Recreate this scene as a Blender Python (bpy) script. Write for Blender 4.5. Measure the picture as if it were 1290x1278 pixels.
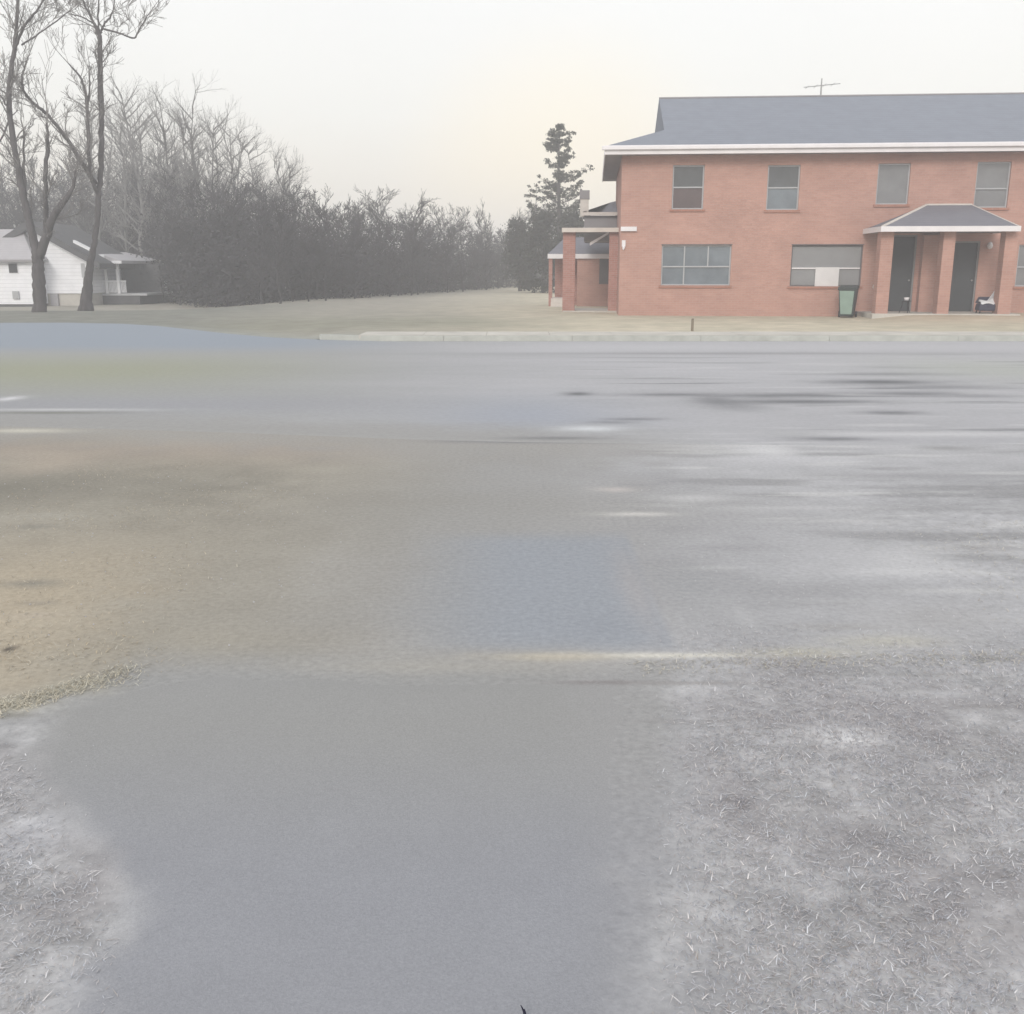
import bpy, math, random
import numpy as np
from mathutils import Vector, Matrix
R = math.radians
random.seed(7)
rng = np.random.default_rng(11)
for o in list(bpy.data.objects):
    bpy.data.objects.remove(o, do_unlink=True)
S = bpy.context.scene
COL = S.collection

# ------------------------------------------------------------------ camera
CAMH, PITCH, FPX = 1.65, R(13.5), 1250.0
cd = bpy.data.cameras.new('camera')
cam = bpy.data.objects.new('camera', cd); COL.objects.link(cam)
cam.location = (0, 0, CAMH); cam.rotation_euler = (math.pi/2 - PITCH, 0, 0)
cd.sensor_fit = 'HORIZONTAL'; cd.sensor_width = 36.0; cd.lens = 36.0*FPX/1290.0
cd.clip_start = 0.05; cd.clip_end = 5000
S.camera = cam

# ------------------------------------------------------------------ world, sun, exposure
SUN_EL, SUN_AZ = R(27), R(196)      # azimuth clockwise from +Y: behind the camera, a little left
w = bpy.data.worlds.new("World"); S.world = w; w.use_nodes = True
nt = w.node_tree; nt.nodes.clear()
out = nt.nodes.new('ShaderNodeOutputWorld'); bg = nt.nodes.new('ShaderNodeBackground')
sky = nt.nodes.new('ShaderNodeTexSky'); sky.sky_type = 'NISHITA'; sky.sun_disc = False
sky.sun_elevation = SUN_EL; sky.sun_rotation = SUN_AZ; sky.air_density = 1.0; sky.dust_density = 4.0
tc = nt.nodes.new('ShaderNodeTexCoord'); sep = nt.nodes.new('ShaderNodeSeparateXYZ')
nt.links.new(tc.outputs['Generated'], sep.inputs[0])
ramp = nt.nodes.new('ShaderNodeValToRGB')          # pale overcast, creamier towards the horizon
e = ramp.color_ramp.elements
e[0].position = 0.0; e[0].color = (0.96, 0.85, 0.69, 1)
e[1].position = 0.36; e[1].color = (0.96, 0.97, 0.985, 1)
m_ = e.new(0.14); m_.color = (0.97, 0.955, 0.90, 1)
nt.links.new(sep.outputs['Z'], ramp.inputs[0])
noi = nt.nodes.new('ShaderNodeTexNoise'); noi.inputs['Scale'].default_value = 1.6; noi.inputs['Detail'].default_value = 4
nt.links.new(tc.outputs['Generated'], noi.inputs['Vector'])
mr = nt.nodes.new('ShaderNodeMapRange'); mr.inputs['From Min'].default_value = .3; mr.inputs['From Max'].default_value = .7
mr.inputs['To Min'].default_value = 9.2; mr.inputs['To Max'].default_value = 9.9
nt.links.new(noi.outputs['Fac'], mr.inputs['Value'])
vs = nt.nodes.new('ShaderNodeVectorMath'); vs.operation = 'SCALE'
nt.links.new(ramp.outputs[0], vs.inputs[0]); nt.links.new(mr.outputs[0], vs.inputs['Scale'])
dt = nt.nodes.new('ShaderNodeVectorMath'); dt.operation = 'DOT_PRODUCT'; dt.inputs[1].default_value = (.05, .99, .05)
nt.links.new(tc.outputs['Generated'], dt.inputs[0])
gl = nt.nodes.new('ShaderNodeMapRange'); gl.interpolation_type = 'SMOOTHERSTEP'; gl.inputs['From Min'].default_value = .972; gl.inputs['From Max'].default_value = 1.0
gl.inputs['To Min'].default_value = 0; gl.inputs['To Max'].default_value = 1; nt.links.new(dt.outputs['Value'], gl.inputs['Value'])
gm_ = nt.nodes.new('ShaderNodeMix'); gm_.data_type = 'RGBA'; nt.links.new(gl.outputs[0], gm_.inputs[0])
nt.links.new(vs.outputs[0], gm_.inputs[6]); gm_.inputs[7].default_value = (10.6, 9.4, 7.3, 1)
mx = nt.nodes.new('ShaderNodeMix'); mx.data_type = 'RGBA'; mx.inputs[0].default_value = 0.88
nt.links.new(sky.outputs[0], mx.inputs[6]); nt.links.new(gm_.outputs[2], mx.inputs[7])
nt.links.new(mx.outputs[2], bg.inputs[0]); bg.inputs[1].default_value = 0.10
nt.links.new(bg.outputs[0], out.inputs[0])
sd = bpy.data.lights.new('sun', 'SUN'); sun = bpy.data.objects.new('sun', sd); COL.objects.link(sun)
sd.energy = 1.35; sd.angle = R(20); sd.color = (1.0, 0.95, 0.88)
d = Vector((math.sin(SUN_AZ)*math.cos(SUN_EL), math.cos(SUN_AZ)*math.cos(SUN_EL), math.sin(SUN_EL)))
sun.rotation_euler = d.to_track_quat('Z', 'Y').to_euler(); sun.location = d*60
S.view_settings.view_transform = 'Standard'; S.view_settings.look = 'None'
S.view_settings.exposure = 0.31; S.view_settings.gamma = 1.0
S.cycles.volume_bounces = 1

# ------------------------------------------------------------------ helpers
def ray(px, py):
    v = (639-py)/FPX
    return ((px-645)/FPX, math.cos(PITCH)+math.sin(PITCH)*v, -math.sin(PITCH)+math.cos(PITCH)*v)
def G(px, py, z=0.0):
    a, b, c = ray(px, py); t = (z-CAMH)/c
    return (a*t, b*t)
def at(px, py, Y):
    a, b, c = ray(px, py); t = Y/b
    return Vector((a*t, Y, CAMH+c*t))

def tag(o, label=None, cat=None, group=None, kind=None):
    if label: o['label'] = label
    if cat: o['category'] = cat
    if group: o['group'] = group
    if kind: o['kind'] = kind
    return o
def empty(name, loc, rz=0, label=None, cat=None, group=None):
    o = bpy.data.objects.new(name, None); COL.objects.link(o)
    o.location = loc; o.rotation_euler = (0, 0, rz); o.empty_display_size = .2
    return tag(o, label, cat, group)
def mesh_obj(name, V, F, mat, parent=None, smooth=False, cols=None):
    me = bpy.data.meshes.new(name); me.from_pydata([tuple(v) for v in V], [], F)
    if mat: me.materials.append(mat)
    if smooth: me.polygons.foreach_set('use_smooth', [True]*len(me.polygons))
    if cols is not None:
        at_ = me.color_attributes.new('tint', 'FLOAT_COLOR', 'POINT')
        at_.data.foreach_set('color', np.asarray(cols, dtype=np.float32).ravel())
    me.update()
    o = bpy.data.objects.new(name, me); COL.objects.link(o)
    if parent: o.parent = parent
    return o
class MB:
    def __init__(s): s.V = []; s.F = []
    def face(s, pts):
        n = len(s.V); s.V += [tuple(p) for p in pts]; s.F.append(tuple(range(n, n+len(pts))))
    def box(s, x0, x1, y0, y1, z0, z1):
        n = len(s.V)
        s.V += [(x, y, z) for z in (z0, z1) for y in (y0, y1) for x in (x0, x1)]
        s.F += [tuple(n+i for i in f) for f in ((0,2,3,1),(4,5,7,6),(0,1,5,4),(2,6,7,3),(0,4,6,2),(1,3,7,5))]
    def hexa(s, b, t):              # b, t: four points each, counter-clockwise from above
        n = len(s.V); s.V += [tuple(p) for p in list(b)+list(t)]
        s.F += [(n+3,n+2,n+1,n), (n+4,n+5,n+6,n+7)] + [(n+i, n+(i+1)%4, n+4+(i+1)%4, n+4+i) for i in range(4)]
    def tube(s, pts, rads, sides=8, cap=True):
        pts = [Vector(p) for p in pts]; n0 = len(s.V); m = len(pts); up = Vector((.31, .17, .93))
        for i, p in enumerate(pts):
            t = (pts[min(i+1, m-1)]-pts[max(i-1, 0)])
            t = t.normalized() if t.length > 1e-6 else Vector((0,0,1))
            a = t.cross(up); a = t.cross(Vector((1,0,0))) if a.length < .05 else a
            a.normalize(); b = t.cross(a)
            for k in range(sides):
                an = 2*math.pi*k/sides
                s.V.append(tuple(p+(a*math.cos(an)+b*math.sin(an))*rads[i]))
        for i in range(m-1):
            for k in range(sides):
                k2 = (k+1) % sides
                s.F.append((n0+i*sides+k, n0+i*sides+k2, n0+(i+1)*sides+k2, n0+(i+1)*sides+k))
        if cap and sides > 2:
            s.F.append(tuple(n0+k for k in range(sides))[::-1]); s.F.append(tuple(n0+(m-1)*sides+k for k in range(sides)))
    def lathe(s, c, prof, sides=16):
        n0 = len(s.V)
        for r_, z in prof:
            for k in range(sides):
                a = 2*math.pi*k/sides; s.V.append((c[0]+r_*math.cos(a), c[1]+r_*math.sin(a), c[2]+z))
        for i in range(len(prof)-1):
            for k in range(sides):
                k2 = (k+1) % sides
                s.F.append((n0+i*sides+k, n0+i*sides+k2, n0+(i+1)*sides+k2, n0+(i+1)*sides+k))
    def build(s, name, mat, parent=None, smooth=False, bevel=0):
        o = mesh_obj(name, s.V, s.F, mat, parent, smooth)
        if bevel:
            b = o.modifiers.new('b', 'BEVEL'); b.width = bevel; b.segments = 2; b.limit_method = 'ANGLE'
        return o

def material(name, col, rough=.85, var=.15, scale=3.0, bump=0.0, bscale=40, spec=.3, col2=None, attr=False, metal=0, stretch=None):
    m = bpy.data.materials.new(name); m.use_nodes = True; n = m.node_tree.nodes; l = m.node_tree.links
    b = n['Principled BSDF']; b.inputs['Roughness'].default_value = rough
    b.inputs['Specular IOR Level'].default_value = spec; b.inputs['Metallic'].default_value = metal
    t = n.new('ShaderNodeTexCoord'); no = n.new('ShaderNodeTexNoise')
    no.inputs['Scale'].default_value = scale; no.inputs['Detail'].default_value = 8; no.inputs['Roughness'].default_value = .65
    vec = t.outputs['Object']
    if stretch:
        mp = n.new('ShaderNodeMapping'); mp.inputs['Scale'].default_value = stretch
        l.new(vec, mp.inputs[0]); vec = mp.outputs[0]
    l.new(vec, no.inputs['Vector'])
    r_ = n.new('ShaderNodeMapRange'); r_.inputs['From Min'].default_value = .3; r_.inputs['From Max'].default_value = .7
    r_.inputs['To Min'].default_value = 1-var; r_.inputs['To Max'].default_value = 1+var; l.new(no.outputs['Fac'], r_.inputs['Value'])
    if attr:
        a = n.new('ShaderNodeAttribute'); a.attribute_name = 'tint'; c = a.outputs['Color']
    elif col2:
        mx = n.new('ShaderNodeMix'); mx.data_type = 'RGBA'; n2 = n.new('ShaderNodeTexNoise'); n2.inputs['Scale'].default_value = scale*.35
        n2.inputs['Detail'].default_value = 5; l.new(vec, n2.inputs['Vector'])
        mm = n.new('ShaderNodeMapRange'); mm.inputs['From Min'].default_value = .38; mm.inputs['From Max'].default_value = .62; l.new(n2.outputs['Fac'], mm.inputs['Value'])
        l.new(mm.outputs[0], mx.inputs[0]); mx.inputs[6].default_value = (*col, 1); mx.inputs[7].default_value = (*col2, 1); c = mx.outputs[2]
    else:
        rg = n.new('ShaderNodeRGB'); rg.outputs[0].default_value = (*col, 1); c = rg.outputs[0]
    s_ = n.new('ShaderNodeVectorMath'); s_.operation = 'SCALE'; l.new(c, s_.inputs[0]); l.new(r_.outputs[0], s_.inputs['Scale'])
    l.new(s_.outputs[0], b.inputs['Base Color'])
    if bump:
        nb = n.new('ShaderNodeTexNoise'); nb.inputs['Scale'].default_value = bscale; nb.inputs['Detail'].default_value = 6; l.new(vec, nb.inputs['Vector'])
        bp = n.new('ShaderNodeBump'); bp.inputs['Distance'].default_value = bump; bp.inputs['Strength'].default_value = .8
        l.new(nb.outputs['Fac'], bp.inputs['Height']); l.new(bp.outputs[0], b.inputs['Normal'])
    return m
def brick_material(name, c1, c2, cm):
    m = bpy.data.materials.new(name); m.use_nodes = True; n = m.node_tree.nodes; l = m.node_tree.links
    b = n['Principled BSDF']; b.inputs['Roughness'].default_value = .9; b.inputs['Specular IOR Level'].default_value = .2
    t = n.new('ShaderNodeTexCoord'); s = n.new('ShaderNodeSeparateXYZ'); l.new(t.outputs['Object'], s.inputs[0])
    ad = n.new('ShaderNodeMath'); l.new(s.outputs[0], ad.inputs[0]); l.new(s.outputs[1], ad.inputs[1])
    cb = n.new('ShaderNodeCombineXYZ'); l.new(ad.outputs[0], cb.inputs[0]); l.new(s.outputs[2], cb.inputs[1])
    br = n.new('ShaderNodeTexBrick'); l.new(cb.outputs[0], br.inputs['Vector']); br.inputs['Scale'].default_value = 1
    br.inputs['Brick Width'].default_value = .215; br.inputs['Row Height'].default_value = .075; br.inputs['Mortar Size'].default_value = .006
    br.inputs['Color1'].default_value = (*c1, 1); br.inputs['Color2'].default_value = (*c2, 1); br.inputs['Mortar'].default_value = (*cm, 1)
    br.inputs['Bias'].default_value = 0; br.inputs['Mortar Smooth'].default_value = .3
    no = n.new('ShaderNodeTexNoise'); no.inputs['Scale'].default_value = .7; no.inputs['Detail'].default_value = 9; no.inputs['Roughness'].default_value = .7
    mp = n.new('ShaderNodeMapping'); mp.inputs['Scale'].default_value = (1, 1.6, 1); l.new(cb.outputs[0], mp.inputs[0]); l.new(mp.outputs[0], no.inputs['Vector'])
    r_ = n.new('ShaderNodeMapRange'); r_.inputs['From Min'].default_value = .3; r_.inputs['From Max'].default_value = .7
    r_.inputs['To Min'].default_value = .86; r_.inputs['To Max'].default_value = 1.13; l.new(no.outputs['Fac'], r_.inputs['Value'])
    sc = n.new('ShaderNodeVectorMath'); sc.operation = 'SCALE'; l.new(br.outputs['Color'], sc.inputs[0]); l.new(r_.outputs[0], sc.inputs['Scale'])
    l.new(sc.outputs[0], b.inputs['Base Color'])
    bp = n.new('ShaderNodeBump'); bp.inputs['Distance'].default_value = .006; bp.inputs['Strength'].default_value = .6; bp.invert = True
    l.new(br.outputs['Fac'], bp.inputs['Height']); l.new(bp.outputs[0], b.inputs['Normal'])
    return m
def band_material(name, col, colb, step, rough=.7, frac=.12, bump=.01):      # lap siding / shingle courses along z or y
    m = material(name, col, rough, .08, 2.0); n = m.node_tree.nodes; l = m.node_tree.links; b = n['Principled BSDF']
    t = n.new('ShaderNodeTexCoord'); s = n.new('ShaderNodeSeparateXYZ'); l.new(t.outputs['Object'], s.inputs[0])
    dv = n.new('ShaderNodeMath'); dv.operation = 'DIVIDE'; l.new(s.outputs[2], dv.inputs[0]); dv.inputs[1].default_value = step
    fr = n.new('ShaderNodeMath'); fr.operation = 'FRACT'; l.new(dv.outputs[0], fr.inputs[0])
    lt = n.new('ShaderNodeMath'); lt.operation = 'LESS_THAN'; l.new(fr.outputs[0], lt.inputs[0]); lt.inputs[1].default_value = frac
    mx = n.new('ShaderNodeMix'); mx.data_type = 'RGBA'; l.new(lt.outputs[0], mx.inputs[0])
    old = b.inputs['Base Color'].links[0].from_socket; l.new(old, mx.inputs[6]); mx.inputs[7].default_value = (*colb, 1)
    l.new(mx.outputs[2], b.inputs['Base Color'])
    bp = n.new('ShaderNodeBump'); bp.inputs['Distance'].default_value = bump; bp.inputs['Strength'].default_value = .5
    l.new(fr.outputs[0], bp.inputs['Height']); l.new(bp.outputs[0], b.inputs['Normal'])
    return m

M = {}
M['brick'] = brick_material('brick', (.47, .275, .228), (.435, .248, .203), (.455, .32, .28))
M['brick_shaded'] = brick_material('brick_shaded_porch', (.42, .22, .19), (.36, .18, .15), (.40, .30, .27))  # darker copy of the brick, porch shade put into its colour
M['roof'] = band_material('shingle_roof', (.21, .23, .275), (.175, .19, .225), .085, .8)
M['roof_porch'] = band_material('porch_shingles', (.19, .19, .22), (.14, .14, .165), .07, .85)
M['trim'] = material('white_trim', (.74, .72, .74), .5, .07, 1.5)
M['trim_cream'] = material('cream_trim', (.60, .56, .52), .6, .1, 2)
M['soffit'] = material('soffit', (.26, .25, .26), .8, .06, 1.0)
M['frame'] = material('window_frame', (.40, .41, .43), .5, .06, 3)
M['frame_dark'] = material('window_frame_dark', (.13, .125, .13), .6, .08, 3)
M['sill'] = brick_material('sill_brick', (.40, .19, .14), (.34, .16, .12), (.36, .26, .22))
M['screen'] = material('insect_screen', (.22, .225, .235), .7, .10, 2.0)
M['panel'] = material('board_panel', (.25, .255, .265), .8, .08, 1.3)
M['board_white'] = material('white_board', (.66, .65, .66), .6, .05, 3)
M['door'] = material('dark_door', (.055, .062, .068), .55, .15, 1.3)
M['door_frame'] = material('door_frame', (.23, .235, .24), .6, .1, 2)
M['concrete'] = material('concrete', (.50, .48, .44), .9, .16, 1.2, .004, 60)
M['kerb'] = material('kerb_concrete', (.42, .43, .40), .9, .16, 2.0, .004, 60)
M['white'] = material('white_paint', (.72, .73, .76), .5, .06, 3)
M['siding'] = band_material('white_siding', (.84, .85, .89), (.68, .69, .73), .2, .6)
M['roof_pink'] = band_material('pale_roof', (.40, .39, .41), (.34, .33, .35), .12, .8)
M['roof_dark'] = material('dark_roof', (.085, .085, .09), .85, .2, 3)
M['bark'] = material('bark', (.10, .093, .095), .95, .3, 6, .02, 25, stretch=(1, 1, .25))
M['tall'] = material('pale_twigs', (.20, .195, .195), .95, .2, 2)
M['twig'] = material('twigs', (.20, .19, .185), .95, .25, 2)
M['twig_far'] = material('far_twigs', (.060, .058, .062), .95, .35, .25)
M['needle'] = material('needles', (.06, .066, .05), .9, .35, 1.2)
M['evergreen'] = material('evergreen_leaves', (.052, .056, .048), .9, .35, .8)
M['bin'] = material('bin_green', (.24, .33, .285), .45, .1, 4)
M['bin_dark'] = material('bin_dark', (.035, .045, .045), .5, .1, 4)
M['black'] = material('black_plastic', (.02, .02, .024), .5, .1, 4)
M['navy'] = material('navy_fabric', (.045, .045, .075), .9, .2, 10, .005, 60)
M['metal'] = material('galvanised_metal', (.32, .32, .32), .5, .1, 8, metal=.6)
M['wood'] = material('weathered_wood', (.20, .17, .13), .9, .2, 12, stretch=(1, 1, .2))
M['ground'] = material('bare_ground', (1,1,1), .95, .13, 30, .004, 60, attr=True)
M['road'] = material('asphalt', (1,1,1), .9, .07, 14, .003, 120, attr=True, spec=.2)
M['path'] = material('path_asphalt', (1,1,1), .9, .13, 160, .0012, 260, attr=True, spec=.2)
M['yard'] = material('yard_ground', (1,1,1), .95, .16, 1.3, .02, 10, attr=True)
def glass(name, col, rough=.12):
    return material(name, col, rough, .25, .9, spec=.6)
M['glass'] = glass('window_glass', (.085, .095, .105))
M['glass_red'] = glass('window_glass_reflection', (.10, .075, .08))  # reddish reflection of the lower sash put into the pane colour
M['glass_blue'] = glass('window_glass_pale', (.16, .19, .22))
M['blade'] = material('dead_blades', (1,1,1), .9, .1, 5, attr=True)
M['pebble'] = material('pebbles', (.40, .40, .42), .9, .3, 30)
M['needle_litter'] = material('dark_twig', (.012, .013, .03), .8, .1, 20)

# ------------------------------------------------------------------ numpy noise
def _hash(ix, iy, seed):
    h = (ix.astype(np.int64)*374761393 + iy.astype(np.int64)*668265263 + seed*974634777) & 0xffffffff
    h = ((h ^ (h >> 13))*1274126177) & 0xffffffff
    return ((h ^ (h >> 16)) & 0xffff)/65535.0
def vn(x, y, f, seed=0, octv=4):
    tot = np.zeros_like(x, dtype=float); amp = 1; s = 0
    for o_ in range(octv):
        X, Y = x*f, y*f; ix, iy = np.floor(X), np.floor(Y); fx, fy = X-ix, Y-iy
        fx = fx*fx*(3-2*fx); fy = fy*fy*(3-2*fy)
        a = _hash(ix, iy, seed+o_); b = _hash(ix+1, iy, seed+o_); c = _hash(ix, iy+1, seed+o_); d_ = _hash(ix+1, iy+1, seed+o_)
        tot += amp*((a*(1-fx)+b*fx)*(1-fy)+(c*(1-fx)+d_*fx)*fy); s += amp; amp *= .5; f *= 2.03
    return tot/s
def sstep(a, b, x):
    t = np.clip((x-a)/(b-a), 0, 1); return t*t*(3-2*t)
def mixc(c, col, wgt):
    return c*(1-wgt[..., None]) + np.array(col)*wgt[..., None]
def marks(c, X, Y, lst):
    """weathering marks: (px, py, half width px, half height px, colour, strength, softness)"""
    for px, py, hw, hh, col, st in lst:
        x0, y0 = G(px, py); x1, _ = G(px+hw, py); _, yt = G(px, py-hh)
        rx, ry = abs(x1-x0), max(abs(yt-y0), .012)
        q = ((X-x0)/rx)**2 + ((Y-y0)/ry)**2
        q = q*(.6+.8*vn(X, Y, 3.5/max(rx, .3), int(px)+int(py), 3))
        c = mixc(c, col, np.minimum(1, st*1.25)*np.exp(-q*1.0))
    return c

# ------------------------------------------------------------------ street plan
KX = [-200, -60, -25, -19, -16, -14, -12, -10.5, -9, -7.5, -6, -4.5, -3, 200]
KY = [26, 28, 29.6, 30.8, 31.5, 31.6, 31.0, 29.8, 28.1, 26.3, 24.8, 23.9, 23.4, 23.4]
def kerbY(x): return np.interp(x, KX, KY)
NX = [-200, -12, -5.5, -4.5, -3.6, -2.8, -1.9, -1.0, 0, 3, 8, 200]
NY = [11.6, 11.2, 10.7, 10.55, 10.4, 10.25, 10.05, 9.85, 9.7, 9.5, 9.7, 10.4]
def nearY(x): return np.interp(x, NX, NY)
def yardz(x, y):
    lf = 1-sstep(-4.62, -4.3, x)
    z = .11 - lf*(.095 - .085*sstep(1.5, 6, y-kerbY(x)) + .06*(1-sstep(.0, .6, y-kerbY(x)+.35)))
    z = z - .46*sstep(36, 52, y)*sstep(-9, -17, x)                         # falls away towards the white house
    mound = sstep(26, 31.2, y)*sstep(11.0, 12.6, x)*(1-sstep(19, 21, x))    # dirt banked up before the porch
    z = z + .13*mound*(1-sstep(33.8, 35.5, y)) + .03*(vn(x, y, .5, 5)-.5)*sstep(24.5, 27, y)
    return z
def grid(name, xs, ys_fn, ny, z_fn, col_fn, mat, power=1.0, geom=False):
    xs = np.asarray(xs); X = np.repeat(xs[None, :], ny, 0)
    t = np.linspace(0, 1, ny)[:, None]
    a, b = ys_fn(xs)
    Y = a[None, :]*(b/a)[None, :]**t if geom else a[None, :] + (b-a)[None, :]*t**power
    Z = z_fn(X, Y); C = col_fn(X, Y)
    V = np.stack([X, Y, Z], -1).reshape(-1, 3); nx = len(xs)
    i = np.arange((ny-1)*(nx-1)); r_, c_ = i//(nx-1), i % (nx-1); q = r_*nx+c_
    F = np.stack([q, q+1, q+nx+1, q+nx], 1)
    me = bpy.data.meshes.new(name)
    me.vertices.add(len(V)); me.vertices.foreach_set('co', V.ravel())
    me.loops.add(F.size); me.loops.foreach_set('vertex_index', F.ravel())
    me.polygons.add(len(F)); me.polygons.foreach_set('loop_start', np.arange(len(F))*4)
    me.materials.append(mat); me.update(calc_edges=True)
    me.polygons.foreach_set('use_smooth', np.ones(len(F), bool))
    A = me.color_attributes.new('tint', 'FLOAT_COLOR', 'POINT')
    A.data.foreach_set('color', np.concatenate([np.clip(C.reshape(-1, 3)*.86, .01, .95), np.ones((len(V), 1))], 1).astype(np.float32).ravel())
    o = bpy.data.objects.new(name, me); COL.objects.link(o)
    o['kind'] = 'structure'
    return o
def spaced(lo, hi, fine, span, grow=1.06):
    xs = list(np.arange(-span, span+1e-6, fine)); s = fine; x = xs[-1]
    while x < hi: s *= grow; x += s; xs.append(x)
    s = fine; x = xs[0]; L = []
    while x > lo: s *= grow; x -= s; L.append(x)
    return np.array(L[::-1]+xs)

# boundary of the worn footpath at the photographer's feet
def path_left(y):
    return np.interp(y, [-3, 1.9, 2.4, 2.8, 3.2, 3.5, 3.85], [-.9, -1.04, -1.16, -1.50, -1.85, -1.86, -1.55])
def path_right(y):
    return np.interp(y, [-3, 1.9, 2.6, 3.4, 3.95], [.26, .26, .36, .50, .62])

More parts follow.
